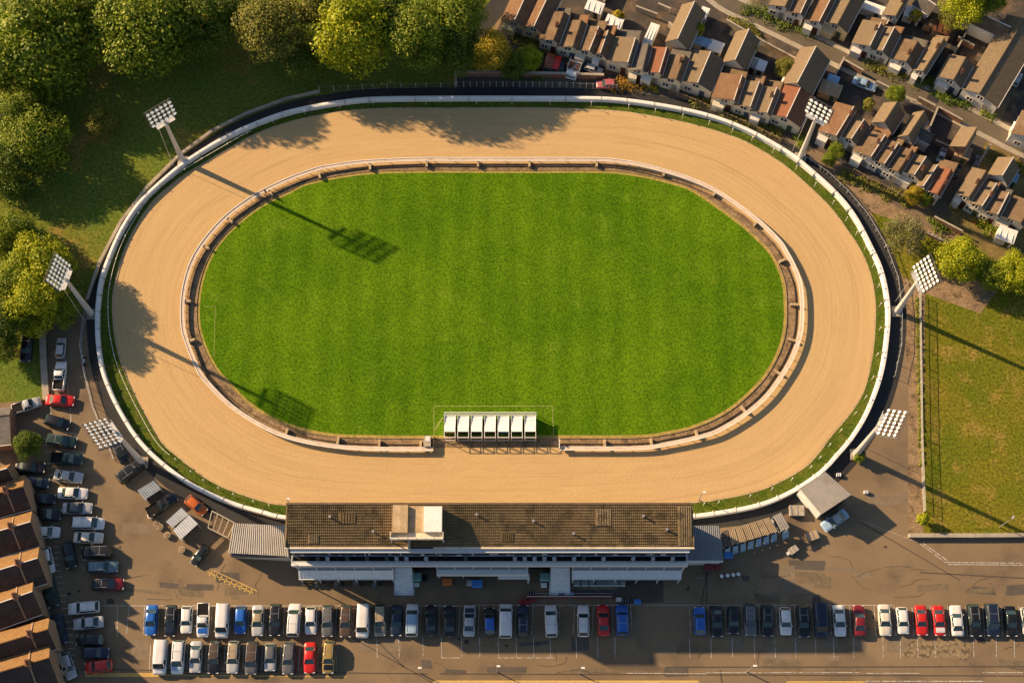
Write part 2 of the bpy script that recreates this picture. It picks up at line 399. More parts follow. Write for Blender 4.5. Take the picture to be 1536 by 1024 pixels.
# kick boards of the hare trench
trench = thing('trench_edging', P(300, 530), 'low dark timber boards edging the strip between the running rail and the infield', 'edging')
section(at_z(RAILw, 0), [(-.95, .05), (-.95, .24), (-.88, .24), (-.88, .05)], i0, i1).build('board', nm('dark_timber', (.11, .08, .05), (.16, .11, .07), 1), trench)
section(at_z(TURFw, 0), [(.48, .05), (.48, .16), (.55, .16), (.55, .05)], 0, len(TURFw)).build('board', timber, trench)
for x, y in [(309,371),(345,331),(406,290),(479,263),(555,250),(640,246),(717,246),(794,246),(895,246),(996,260),(1072,290),(1134,335),(1173.6,391),(1191,457),(1187,510),(1165,558),(1115,614),(1045,651),(977,663),(907,665),(569,665),(631,667),(507,661),(430,648),(281,452),(287,511)]:
    p = P(x, y, .4); d = (p.xy-CEN).normalized(); a = math.atan2(d.y, d.x)
    # follow the rail's normal
    q = min(range(nR), key=lambda i: (RAILw[i]-p).length); t = RAILw[(q+1) % nR]-RAILw[q-1]; a = math.atan2(t.y, t.x)+math.pi/2
    m = MB(); m.box((p.x, p.y, .4), (1.2, .36, .6), a); o = m.build('bracket', kerb_m, inner)

# outer kerb rail: short white posts round the outside edge of the sand
K = offset(SANDw, .75)
ok = thing('kerb_rail', P(180, 540), 'thin white rail on short posts along the grass strip outside the sand', 'rail')
section(at_z(K, .5), [(-.03, .50), (-.03, .56), (.03, .56), (.03, .50)], 40, 150).build('rail', rail_white, ok)
nK = len(K)
for k in range(72):
    p = K[int(nK*k/72)]
    if 450 < 0: continue
    h = .6 if (40 < nK*k/72 < 150) else 1.5
    m = MB(); m.tube([(p.x, p.y, .04), (p.x, p.y, h)], .035, 5); m.box((p.x, p.y, h), (.16, .16, .1)); m.build('post', rail_white, ok)

steel = plain('galvanised_steel', (.42, .43, .44), .45, .5, .6, .15)
steel_l = plain('light_steel', (.62, .62, .61), .4, .5, .3, .1)
wire = plain('fence_wire', (.20, .20, .19), .6, .4, .5)
def mesh_fence(name, px, h, label, postsp=2.6, wires=.30, col_=None, mat_p=None, rails=2):
    c = [P(x, y) for x, y in px]
    t = thing(name, c[0], label, 'fence')
    pan = MB(); L = 0; posts = []
    for a, b in zip(c, c[1:]):
        d = b-a; ln = d.length; d.normalize()
        for r_ in range(rails):
            z = h-.06-r_*(h-.2)/max(1, rails-1)
            pan.bar(a+Vector((0, 0, z)), b+Vector((0, 0, z)), .05, .05)
        k = 0
        while k < ln:
            p = a+d*k; pan.bar(p+Vector((0, 0, .08)), p+Vector((0, 0, h-.05)), .025, .025); k += wires
        k = 0
        while k < ln: posts.append(a+d*k); k += postsp
    posts.append(c[-1])
    pan.build('mesh_panel', col_ or wire, t)
    for p in posts[:95]:
        m = MB(); m.tube([p+Vector((0, 0, 0)), p+Vector((0, 0, h+.12))], .05, 6); m.build('post', mat_p or steel_l, t)
    return t
mesh_fence('wire_fence', [(1378,442),(1379,520),(1380,600),(1381,665),(1383,720),(1385,768)], 1.5, 'long straight pale wire fence between the brown path and the dry grass field', 3.0, .16, plain('pale_wire', (.60,.57,.48), .6), None, 3)
mesh_fence('wire_fence', [(480,137),(560,133.5),(640,131.5),(684,131.5)], 1.5, 'dark mesh fence between the shaded park grass and the walkway', 2.4)
mesh_fence('wire_fence', [(686,131),(760,131),(840,132),(925,135)], 1.8, 'mesh fence between the walled access lane and the back straight walkway', 1.1)
mesh_fence('wire_fence', [(1279,259),(1300,271),(1330,286),(1358,302)], 1.4, 'timber post and rail fence below the white house gardens', 1.9, .4, timber, timber)
mesh_fence('wire_fence', [(1208,240),(1240,262),(1270,290),(1300,325),(1327,372),(1345,420),(1351,470),(1350,520),(1340,566)], 1.2, 'thin pale railing along the outside of the dark walkway at the right bend', 3.0, .9, steel_l, steel_l, 1)
mesh_fence('wire_fence', [(128,470),(122,520),(128,560),(140,610),(152,640),(172,690)], 1.1, 'low pale railing beside the two white cars on the left road', 2.4, .9, steel_l, steel_l, 2)
mesh_fence('wire_fence', [(1003,139),(1050,158),(1090,176),(1130,193),(1170,214)], 1.3, 'brown garden fence behind the terrace next to the white hoarding', 1.6, .12, timber, timber)

def wall(px, h, th, label, mat, cap=None):
    c = [P(x, y) for x, y in px]; t = thing('boundary_wall', c[0], label, 'wall')
    m = MB(); k = MB()
    for a, b in zip(c, c[1:]):
        d = (b-a).normalized()*.02
        m.bar(a+Vector((0, 0, h/2)), b+d+Vector((0, 0, h/2)), th, h)
        k.bar(a+Vector((0, 0, h+.05)), b+d+Vector((0, 0, h+.05)), th+.12, .1)
    m.build('wall', mat, t); k.build('coping', cap or conc_m, t); return t
brick_m = nm('brick', (.26, .13, .08), (.34, .19, .12), 1.2, (.18, .11, .08), 2, .5, .7, .3, 6)
wall([(1362,804),(1400,804),(1460,804),(1600,803)], .7, .5, 'low pale wall along the bottom edge of the dry grass field', conc_m)
wall([(684,114),(760,115),(840,117),(905,119)], 1.5, .3, 'brown brick wall between the yellow tree and the access lane', brick_m)
wall([(684,131),(684,114)], 1.5, .3, 'short return wall closing the end of the access lane', brick_m)
wall([(480,138.5),(430,150),(370,172),(320,197),(270,234),(222,282),(182,334),(150,395),(132,450)], .5, .35, 'low stone kerb wall curving round the shaded park beside the walkway', conc_m)
wall([(1390,352),(1440,378),(1490,402),(1560,440)], .8, .25, 'low garden wall running above the round green trees on the right', brick_m)
wall([(64,482),(66,540),(70,600)], .35, .9, 'long kerb strip beside the two white cars on the left road', conc_m)
wall([(650,1026),(760,1026),(900,1026),(1048,1026)], .5, .5, 'cream kerb wall along the bottom middle edge of the car park', nm('cream_render', (.50,.42,.28), (.60,.50,.34), .8))

# ------------------------------------------------------------------ floodlight towers
lens = plain('lamp_lens', (.84, .79, .70), .3, .5, 0, .05, 1.5, .22)
frame_d = plain('frame_steel', (.10,.10,.10), .5, .4, .3)
lampb = plain('lamp_body', (.14, .14, .14), .5, .5, .4)
def tower(base, topz, axis, rows_, cols_, W, Hh, lean, label, double=False):
    b = P(*base); t = thing('floodlight_tower', b, label, 'floodlight', 'floodlight towers around the track')
    m = MB(); m.tube([b+Vector((0,0,.4)), b+Vector((0,0,topz*.5)), b+Vector((0,0,topz+.4))], [.52, .38, .27], 8)
    for k in range(9):
        z = 1.5+k*(topz-2)/9; m.tube([b+Vector((.45-.02*k,0,z)), b+Vector((.45-.02*k,0,z+(topz-2)/9))], .05, 4)
    m.build('mast', steel_l, t)
    m = MB(); m.box(b+Vector((0,0,.2)), (1.7, 1.7, .4)); m.build('footing', conc_m, t)
    bh = P(base[0], base[1], topz)
    u = (P(base[0]+axis[0], base[1]+axis[1], topz)-bh); u.z = 0; u.normalize()
    out = Vector((b.x-CEN.x, b.y-CEN.y, 0)).normalized()
    nn = Vector((-u.y, u.x, 0))
    if nn.dot(out) > 0: nn = -nn          # nn faces the track
    wv = (Vector((0, 0, 1))*math.cos(lean)-nn*math.sin(lean)).normalized()
    nf = u.cross(wv).normalized()
    if nf.dot(nn) < 0: nf = -nf
    c = b+Vector((0, 0, topz))+wv*Hh*.5
    fr = MB()
    for r_ in range(rows_+1):
        z = (r_/rows_-.5)*Hh; fr.bar(c-u*W/2+wv*z, c+u*W/2+wv*z, .09, .09)
    for k in (-.5, -.17, .17, .5): fr.bar(c+u*W*k-wv*Hh/2, c+u*W*k+wv*Hh/2, .12, .12)
    fr.bar(b+Vector((0,0,topz)), c+wv*Hh*.2, .2, .2)
    fr.build('lamp_frame', frame_d, t)
    pl = MB(); a0 = b+Vector((0,0,topz-.7))
    pl.bar(a0-u*1.6, a0+u*1.6, .9, .07); pl.bar(a0-u*1.6+nn*.5+Vector((0,0,1)), a0+u*1.6+nn*.5+Vector((0,0,1)), .05, .05)
    for k in (-1.6, -.5, .5, 1.6): pl.bar(a0+u*k+nn*.45, a0+u*k+nn*.5+Vector((0,0,1)), .05, .05)
    pl.build('platform', steel_l, t)
    cl = MB()
    for sx in (-1.3,): cl.tube([a0+u*sx, b+u*sx*1.3+nn*-.3+Vector((0,0,.1))], .035, 4)
    cl.build('stay_cable', steel_l, t)
    lm = None
    for r_ in range(rows_):
        for q in range(cols_):
            pc = c+u*((q+.5)/cols_-.5)*W+wv*((r_+.5)/rows_-.5)*Hh+nf*.22
            rr = min(W/cols_, Hh/rows_)*.42
            if lm is None:
                m = MB(); m.tube([Vector((0,0,0))-nf*.28, -nf*.1, nf*.10], [rr*.45, rr*.95, rr], 10, 0)
                m.tube([nf*.10, nf*.15], [rr*.93, rr*.75], 10, 1)
                me = m.mesh('floodlight', [lampb, lens]); lm = me
            o = bpy.data.objects.new('floodlight', lm); col.objects.link(o); o.parent = t; o.location = pc-b
    return t
tower((275,243), 14.2, (35,-21), 4, 6, 4.6, 3.9, R(8), 'floodlight tower over the shaded park grass at the upper left bend')
tower((138,472), 15.2, (15,-40), 5, 7, 4.6, 4.0, R(18), 'floodlight tower at the left bend with its lamp bank over the yellow-green trees')
tower((214,694), 17.2, (24,35), 5, 8, 4.6, 4.2, R(48), 'floodlight tower rising behind the two black off-roaders at the lower left bend')
tower((1200,237), 14.0, (30,17), 4, 5, 4.2, 3.9, R(6), 'floodlight tower whose lamp bank stands against the brown house roofs')
tower((1345,468), 13.4, (15,39), 5, 7, 4.6, 4.2, R(24), 'floodlight tower beside the round green trees at the corner of the dry field')
tower((1283,682), 17.2, (-17,37), 4, 7, 4.4, 3.7, R(46), 'floodlight tower in front of the brown path at the lower right bend')

# ------------------------------------------------------------------ grandstand
def corrugated(m, a, b, c, d, pitch=.28, amp=.035, mi=0):
    """ribbed sheet a-b (top edge) d-c (bottom edge); ribs run from the a-b edge to the d-c edge"""
    a, b, c, d = map(Vector, (a, b, c, d)); nrm = (b-a).cross(d-a).normalized()
    if nrm.z < 0: nrm = -nrm
    k = max(4, int((b-a).length/pitch)); top = []; bot = []
    for i in range(k*2+1):
        t = i/(k*2); o = nrm*(amp if i % 2 else -amp)
        top.append(a.lerp(b, t)+o); bot.append(d.lerp(c, t)+o)
    m.grid([top, bot], mi)
    m.face([p-nrm*.14 for p in (a, b, c, d)], mi)
pale_b = plain('pale_blue_sheet', (.52,.58,.64), .5, .4, 0, .08)
seat_g = plain('seat_green', (.12,.16,.15), .6)
glass = plain('dark_glass', (.025, .03, .035), .12, .6, 0, .3)
glass_b = plain('blue_glass', (.06, .08, .10), .15, .6, 0, .4, .6)
panel_b = plain('grey_cladding', (.48, .53, .58), .5, .4, 0, .1)
panel_l = plain('pale_cladding', (.68, .69, .68), .5, .4, 0, .1)
dark_in = plain('dark_interior', (.03, .03, .032), .9, .1)
roof_tile = nm('stand_tile', (.125, .088, .042), (.165, .115, .055), .25, (.20, .145, .078), .5, .55, .75, .3, 4, .9, .1)
roof_rib = nm('stand_rib', (.20, .15, .08), (.30, .22, .12), .18, (.12, .09, .05), .5, .5, .62, .35, 3)
beige = nm('beige_sheet', (.38, .28, .16), (.46, .34, .20), .7, (.55, .42, .27), .8, .5, .7, .2, 5)
cream = nm('cream_wall', (.60, .53, .40), (.68, .60, .46), .6, (.48, .40, .28), 1.0, .55, .75, .15, 5)
gray_roof = nm('grey_sheet', (.30, .28, .25), (.36, .335, .30), .4, (.24, .21, .18), .6, .55, .75, .15, 6, .6, .05, .4)
blue_roof = nm('bluegrey_sheet', (.17, .19, .21), (.21, .23, .25), .4, None, fine=.15)
E0, E1 = P(427, 820, 13.0), P(1041, 820, 13.0)
N0, N1 = P(431, 757, 14.4), P(1039, 757, 14.4)
ye, yn, xl, xr = E0.y, N0.y, E0.x+.2, E1.x-.2
st = thing('grandstand', ((xl+xr)/2, ye, 0), 'long three storey grandstand with a brown ribbed roof and glazed balcony along the home straight', 'grandstand')
def B(name, mat, parent, *boxes):
    m = MB()
    for x0, x1, y0, y1, z0, z1 in boxes:
        m.hexa([Vector(q) for q in ((x0,y0,z0),(x1,y0,z0),(x1,y1,z0),(x0,y1,z0),(x0,y0,z1),(x1,y0,z1),(x1,y1,z1),(x0,y1,z1))])
    return m.build(name, mat, parent)
X = lambda px, z=8.0, py=850: P(px, py, z).x
# roof: slab, ribs and battens
m = MB()
m.hexa([Vector((xl,ye,12.8)),Vector((xr,ye,12.8)),Vector((xr,yn,14.2)),Vector((xl,yn,14.2)),Vector((xl,ye,13.0)),Vector((xr,ye,13.0)),Vector((xr,yn,14.4)),Vector((xl,yn,14.4))])
roof = m.build('roof', roof_tile, st)
m = MB(); nr = 205
for i in range(nr+1):
    x = xl+.1+(xr-xl-.2)*i/nr; m.bar((x,ye+.05,13.05),(x,yn-.05,14.45),.06,.10)
m.build('roof_rib', roof_rib, roof)
m = MB()
for i in range(15):
    t = i/15+.03; m.bar((xl+.05,ye+(yn-ye)*t,13.015+1.4*t),(xr-.05,ye+(yn-ye)*t,13.04+1.4*t),.09,.12)
m.build('roof_batten', roof_rib, roof)
zr_at = lambda t: 13.0+1.4*t
for px_, t0, t1, wd, mt in ((1027,.02,.96,1.9,roof_rib),(520,.55,.80,2.4,roof_tile),(760,.12,.34,1.8,roof_tile),(905,.5,.9,2.2,roof_rib),(470,.08,.3,1.5,roof_rib)):
    xm = X(px_, 13.5, 800); m = MB()
    m.hexa([Vector(q) for q in ((xm-wd/2,ye+(yn-ye)*t0,zr_at(t0)+.13),(xm+wd/2,ye+(yn-ye)*t0,zr_at(t0)+.13),(xm+wd/2,ye+(yn-ye)*t1,zr_at(t1)+.13),(xm-wd/2,ye+(yn-ye)*t1,zr_at(t1)+.13),(xm-wd/2,ye+(yn-ye)*t0,zr_at(t0)+.17),(xm+wd/2,ye+(yn-ye)*t0,zr_at(t0)+.17),(xm+wd/2,ye+(yn-ye)*t1,zr_at(t1)+.17),(xm-wd/2,ye+(yn-ye)*t1,zr_at(t1)+.17))])
    for k in range(1, 6):
        x_ = xm-wd/2+wd*k/6; m.bar((x_, ye+(yn-ye)*t0, zr_at(t0)+.19), (x_, ye+(yn-ye)*t1, zr_at(t1)+.19), .06, .07)
    m.build('roof_sheet', mt, roof)
for px_, t0 in ((495,.7),(560,.35),(715,.75),(800,.6),(860,.3),(965,.72),(1000,.4)):
    p_ = Vector((X(px_, 13.5, 800), ye+(yn-ye)*t0, zr_at(t0))); m = MB(); m.tube([p_, p_+Vector((0,0,.7)), p_+Vector((0,0,.72))], [.13,.13,.2], 7); m.build('vent_pipe', steel, roof)
gx0, gx1 = X(611, 13.2, 820), X(626, 13.2, 820)
xa, xb = X(613, 13, 820), X(650, 13, 820)
B('gutter', cream, roof, (xl-.25, xa, ye-.28, ye-.02, 12.85, 13.12), (xb, xr+.25, ye-.28, ye-.02, 12.85, 13.12))
B('ridge_cap', nm('dark_timber', (.11,.08,.05), (.16,.11,.07), 1), roof, (xl-.1, xr+.1, yn+.003, yn+.3, 14.1, 14.56))
B('verge_board', roof_rib, roof, (xl-.22, xl-.003, ye, yn, 13.0, 13.4), (xr+.003, xr+.22, ye, yn, 13.0, 13.4))
yf_ = ye-.62
# body
B('wall', dark_in, st, (xl+.4, xr-.4, yf_+.45, yn-.1, 0, 12.75))
B('north_glazing', glass_b, st, (xl+.5, xr-.5, yn-.09, yn+.05, 1.2, 12.2))
wl_, wr_ = X(437, 11), X(1033, 11)
B('fascia', panel_b, st, (wl_, wr_, yf_-.12, yf_+.44, 12.2, 12.78))
def glazing(name, x0, x1, y, z0, z1, step, mat=glass, parent=None, frame=panel_b):
    gq = B(name, mat, parent or st, (x0, x1, y, y+.1, z0, z1))
    m = MB(); k = max(1, round((x1-x0)/step))
    for i in range(k+1):
        x = x0+(x1-x0)*i/k; m.box((x, y-.04, (z0+z1)/2), (.12, .1, z1-z0))
    m.box(((x0+x1)/2, y-.05, z0+.06), (x1-x0, .12, .12))
    m.build('frame', frame, gq); return gq
g1 = glazing('window', wl_+.1, wr_-.1, yf_+.22, 9.0, 12.1, 4.9)
for i in range(22):
    x = wl_+1+(wr_-wl_-2)*(i+.3*rnd.random())/22; wd = rnd.choice((.3,.5,.8,1.2)); m = MB(); m.box((x, yf_+.19, 9.2+rnd.random()*.9), (wd, .02, rnd.choice((.3,.5,.9)))); m.build('blind', panel_l, g1)
bal = B('balcony', panel_l, st, (wl_-.3, wr_+.1, yf_-.75, yf_+.2, 8.3, 8.55), (wl_-.3, wr_+.1, yf_-1.30, yf_-.76, 8.3, 9.3), (wl_-.3, wl_-.2, yf_-.75, yf_+.2, 8.55, 9.3), (wr_, wr_+.1, yf_-.75, yf_+.2, 8.55, 9.3))
B('balcony_floor', dark_in, bal, (wl_-.1, wr_-.1, yf_-.74, yf_+.2, 8.56, 8.6))
m = MB(); m.bar((wl_-.3, yf_-.8, 9.95), (wr_+.1, yf_-.8, 9.95), .06, .06)
for i in range(27): m.box((wl_-.25+(wr_-wl_)*i/26, yf_-.8, 9.6), (.06, .06, .6))
m.build('railing', steel_l, bal)
for i in range(40):
    x = wl_+.6+(wr_-wl_-1.2)*i/39
    if rnd.random() < .7:
        m = MB(); m.box((x, yf_-.35, 8.55+.35), (.55, .45, .12), rnd.random()); m.box((x, yf_-.12, 8.55+.65), (.55, .08, .6)); m.build('seat', rnd.choice((panel_l, seat_g, dark_in)), bal)
# lower floor, awnings and entrances: sections by surveyed x
def awning(px0, px1, mat, yo=2.15):
    x0, x1 = X(px0, 5), X(px1, 5)
    gw = glazing('window', x0+.05, x1-.05, yf_-1.0, 4.7, 8.25, 2.6, glass)
    m = MB(); corrugated(m, (x0, yf_-1.08, 4.65), (x1, yf_-1.08, 4.65), (x1, yf_-yo, 3.6), (x0, yf_-yo, 3.6), .5, .02)
    a = m.build('awning', mat, st)
    m = MB()
    for i in range(6):
        x = x0+.2+(x1-x0-.4)*i/5; m.box((x, yf_-yo+.1, 1.75), (.14, .14, 3.5))
    m.box(((x0+x1)/2, yf_-yo-.04, 3.52), (x1-x0, .1, .22))
    m.build('post', panel_l, a)
awning(447, 590, white_m); awning(858, 1023, pale_b)
x0, x1 = X(656, 5), X(791, 5)
glazing('window', x0, x1, yf_-1.05, 5.2, 8.2, 2.8, glass_b)
cb = B('canopy', panel_l, st, (x0-.1, x1+.1, yf_-1.75, yf_-1.08, 3.7, 5.15))
B('canopy_deck', panel_b, cb, (x0, x1, yf_-1.0, yf_+.4, 8.22, 8.28))
B('canopy_leg', panel_l, cb, (x0-.1, x0+.25, yf_-1.3, yf_-.98, 0, 3.69))
B('canopy_leg', panel_l, cb, (x1-.25, x1+.1, yf_-1.3, yf_-.98, 0, 3.69))
B('canopy_leg', panel_l, cb, (X(693,3), X(693,3)+.2, yf_-1.28, yf_-1.0, 0, 3.69))
B('porch_roof', panel_l, cb, (X(747,3), x1+.35, yf_-2.1, yf_-1.31, 3.2, 3.5), (x1+.05, x1+.3, yf_-2.1, yf_-1.8, 0, 3.2))
for p0, p1 in ((591, 618), (826, 855)):
    x0, x1 = X(p0, 4), X(p1, 4)
    en = glazing('entrance', x0, x1, yf_-.5, 5.0, 8.2, 1.4, glass)
    m = MB(); ns = 14
    for i in range(ns):
        z = 4.6-i*.33; m.box(((x0+x1)/2, yf_-.65-i*.24, z/2), (x1-x0, .24, z))
    m.build('stair', panel_l, en)
    B('stair_wall', panel_b, en, (x0-.16, x0-.003, yf_-3.9, yf_-.5, 0, .9)); B('stair_wall', panel_b, en, (x1+.003, x1+.16, yf_-3.9, yf_-.5, 0, .9))
for p0, p1 in ((622, 652), (795, 822)): B('doorway', dark_in, st, (X(p0,3), X(p1,3), yf_-.02, yf_+.1, .1, 7.9))
B('corner_column', panel_l, st, (wl_-.3, wl_, yf_-.5, yf_+.2, 0, 8.3)); B('corner_column', panel_l, st, (wr_-.1, wr_+.2, yf_-.7, yf_+.1, 0, 8.3))
# judges' box on the roof
zb = 15.9
JB = lambda px, py, z=zb: P(px, py, z)
a, b_ = JB(588, 757), JB(664, 757)
j = B('judges_box', beige, st, (JB(589,760).x, JB(612,760).x, JB(600,798).y, JB(600,757).y, 13.2, zb))
B('box_roof', white_m, j, (JB(636,760).x, JB(663,760).x, JB(640,797).y, JB(640,759).y, 13.2, zb+.05))
B('box_deck', beige, j, (JB(612,760).x+.01, JB(636,760).x-.01, JB(620,797).y, JB(620,757).y, 13.2, zb-.55))
jy = JB(620, 797).y
bx0, bx1 = JB(585,800).x, JB(665,800).x
bc = B('box_balcony', cream, j, (bx0, bx1, jy-.95, jy-.01, zb-.75, zb-.6), (bx0, bx1, jy-1.05, jy-.96, zb-.75, zb+.0), (bx0, bx0+.1, jy-.95, jy, zb-.6, zb), (bx1-.1, bx1, jy-.95, jy, zb-.6, zb))
m = MB()
for z in (zb+.35, zb+.65): m.bar((bx0, jy-1.0, z), (bx1, jy-1.0, z), .05, .05)
for i in range(7): m.box((bx0+(bx1-bx0)*i/6, jy-1.0, zb+.3), (.06, .06, .7))
m.build('railing', white_m, bc)
m = MB()
for x in (bx0+.08, bx1-.08): m.box((x, jy-.9, (zb-.75+13.3)/2), (.14, .14, zb-.75-13.3))
m.build('prop', white_m, bc)
B('flue', cream, roof, (JB(611.5,815,14.2).x, JB(614.5,815,14.2).x, P(613,822,14).y, P(613,803,14).y, 13.0, 14.1))

# low wings at the two ends
def slab_house(name, px, z, drop, label, cat, roofmat, wallmat, rib=.28, front=None, group=None):
    """flat ribbed roof given by four surveyed corners (back-left, back-right, front-right, front-left) on walls"""
    q = [P(x, y, z+(drop if i < 2 else 0)) for i, (x, y) in enumerate(px)]
    cen = sum(q, Vector())/4; t = thing(name, (cen.x, cen.y, 0), label, cat, group)
    m = MB(); corrugated(m, *q, rib, .03); m.build('roof', roofmat, t)
    m = MB(); ins = [p+(Vector((cen.x, cen.y, p.z))-p).normalized()*.25 for p in q]
    bot = [Vector((p.x, p.y, 0)) for p in ins]; top = [p-Vector((0, 0, .16)) for p in ins]
    for i in range(4):
        k = (i+1) % 4; m.face([bot[i], bot[k], top[k], top[i]])
    m.build('wall', wallmat, t)
    return t, q
t, q = slab_house('side_pavilion', [(350,784),(428,788),(434,834),(342,829)], 4.2, .5, 'low annexe with pale ribbed roof joined to the left end of the grandstand', 'annexe', gray_roof, cream)
f0, f1 = q[3]+Vector((.3,.2,0)), q[2]+Vector((-.1,.2,0))
B('fascia', plain('navy_fascia', (.05,.07,.10), .5), t, (f0.x, f1.x, f0.y-.55, f0.y-.2, 2.6, 3.9))
for i in range(3):
    xx = f0.x+4.0+i*1.9
    w1 = B('window', glass_b, t, (xx, xx+1.4, f0.y-.1, f0.y-.03, .7, 2.3)); B('blind', panel_l, w1, (xx+.2, xx+1.2, f0.y-.14, f0.y-.11, .9, 1.9))
t, q = slab_house('side_pavilion', [(1036,788),(1079,788),(1085,840),(1030,840)], 4.4, .5, 'blue-grey ribbed lean-to joined to the right end of the grandstand', 'annexe', blue_roof, panel_l)
B('fascia', panel_l, t, (q[3].x, q[2].x, q[3].y-.12, q[3].y+.05, 3.3, 4.35))
t, q = slab_house('workshop', [(1199,732),(1238,707),(1277,741.5),(1232,771)], 3.9, .25, 'square white workshop with pale ribbed roof beside the lower right bend', 'workshop', gray_roof, white_m, .3)
m = MB(); a, b_ = q[3]+Vector((0,0,-1.7)), q[2]+Vector((0,0,-1.7)); d = (b_-a)
nrm = Vector((d.y, -d.x, 0)).normalized()
if nrm.y > 0: nrm = -nrm
a = a+d*.15-nrm*.12; b_ = a+d*.7
a.z = b_.z = 1.4; m.bar(a, b_, .3, 2.7); m.build('roller_door', dark_in, t)

# open-fronted kennel bays, each its own little canopy
def bay(px, z, label, mat, door=True, grp='canopied bays right of the grandstand'):
    q = [P(x, y, z+(.35 if i < 2 else 0)) for i, (x, y) in enumerate(px)]
    cen = sum(q, Vector())/4; t = thing('canopy_bay', (cen.x, cen.y, 0), label, 'canopy', grp)
    m = MB(); corrugated(m, *q, .35, .025); m.build('roof', mat, t)
    m = MB()
    for p in q:
        p2 = p+(cen-p)*.06; m.tube([(p2.x, p2.y, 0), (p2.x, p2.y, p.z-.1)], .05, 5)
    m.build('post', steel_l, t)
    m = MB(); a, b_ = q[0]+(cen-q[0])*.08, q[1]+(cen-q[1])*.08
    m.bar((a.x, a.y, (z-.3)/2+.1), (b_.x, b_.y, (z-.3)/2+.1), .06, z-.3)
    for a, b_ in ((q[0], q[3]), (q[1], q[2])):
        a, b_ = a+(cen-a)*.09, b_+(cen-b_)*.09; m.bar((a.x, a.y, .7), (b_.x, b_.y, .7), .05, 1.2)
    m.build('side_panel', panel_b, t)
    if door:
        a, b_ = q[3], q[2]; d = (b_-a); nrm = Vector((d.y, -d.x, 0)).normalized()
        if nrm.y > 0: nrm = -nrm
        p0, p1 = a+d*.12, a+d*.88
        m = MB(); m.hexa([Vector((p0.x,p0.y,0))+nrm*.9, Vector((p1.x,p1.y,0))+nrm*.9, Vector((p1.x,p1.y,0))+nrm*1.0, Vector((p0.x,p0.y,0))+nrm*1.0,
                          Vector((p0.x,p0.y,1.9))+nrm*.15, Vector((p1.x,p1.y,1.9))+nrm*.15, Vector((p1.x,p1.y,1.9))+nrm*.22, Vector((p0.x,p0.y,1.9))+nrm*.22])
        dd = m.build('shutter', plain('pale_blue_panel', (.30,.42,.52), .5), t)
        m = MB()
        for k in (.3, .6): m.bar(Vector((p0.x,p0.y,1.9*k+.0))+nrm*(1.02-.78*k), Vector((p1.x,p1.y,1.9*k))+nrm*(1.02-.78*k), .08, .08)
        m.build('rail', panel_l, dd)
tan_roof = nm('tan_sheet', (.33, .25, .155), (.40, .30, .19), .7, (.26, .19, .12), 1, .5, .7, .2, 5)
TL, TR, BR, BL = (1082,797), (1154.5,775), (1167.5,796), (1086,821)
for i in range(7):
    f = lambda a, b, t: (a[0]+(b[0]-a[0])*t, a[1]+(b[1]-a[1])*t)
    t0, t1 = i/7+.004, (i+1)/7-.006
    bay([f(TL,TR,t0), f(TL,TR,t1), f(BL,BR,t1), f(BL,BR,t0)], 2.5,
        ('leftmost darker tan canopy bay next to the blue-grey lean-to' if i == 0 else ORD[i].capitalize()+' tan canopy bay from the grandstand end, pale blue shutter in front'), tan_roof if i else nm('dark_sheet', (.12,.10,.08), (.15,.12,.10), .6))
bay([(1160,773.5),(1172,768),(1184.5,790),(1172,796.5)], 2.7, 'detached paler canopy bay at the far right end of the row of canopies', gray_roof)
gl = 'metal canopies beside the lower left bend'
bay([(206,735),(231,720),(242,733),(217,749)], 2.4, 'single blue-grey ribbed canopy between the black off-roader and the black pickup', nm('ribbed_blue', (.30,.34,.36), (.38,.42,.44), .6, None, fine=.15), False, gl)
bay([(249,782),(272,761),(283,771),(259,791)], 2.4, 'upper of the two white ribbed canopies beside the orange car', panel_l, False, gl)
bay([(260,794.5),(283.5,771.5),(297,785),(271,809)], 2.6, 'lower of the two white ribbed canopies beside the orange car', panel_l, False, gl)
# pergola frame left of the annexe
t = thing('pergola_frame', P(325, 785), 'open timber pergola of pale beams left of the annexe roof', 'pergola')
m = MB(); A, Bq, C_, D_ = [P(x, y, 2.3) for x, y in ((318,766),(352,784),(341,806),(312,791))]
for i in range(5):
    t_ = i/4; m.bar(A.lerp(Bq, t_), D_.lerp(C_, t_), .14, .14)
m.bar(A, Bq, .18, .18); m.bar(D_, C_, .18, .18); m.build('beam', conc_m, t)
m = MB()
for p in (A, Bq, C_, D_): m.tube([(p.x, p.y, 0), p], .08, 5)
m.build('post', conc_m, t)
m = MB(); m.prism([A.lerp(D_,.05), A.lerp(Bq,.95), Bq.lerp(C_,.95), D_.lerp(A,.05)], .35, .5); m.build('deck', nm('dark_timber', (.11,.08,.05), (.16,.11,.07), 1), t)

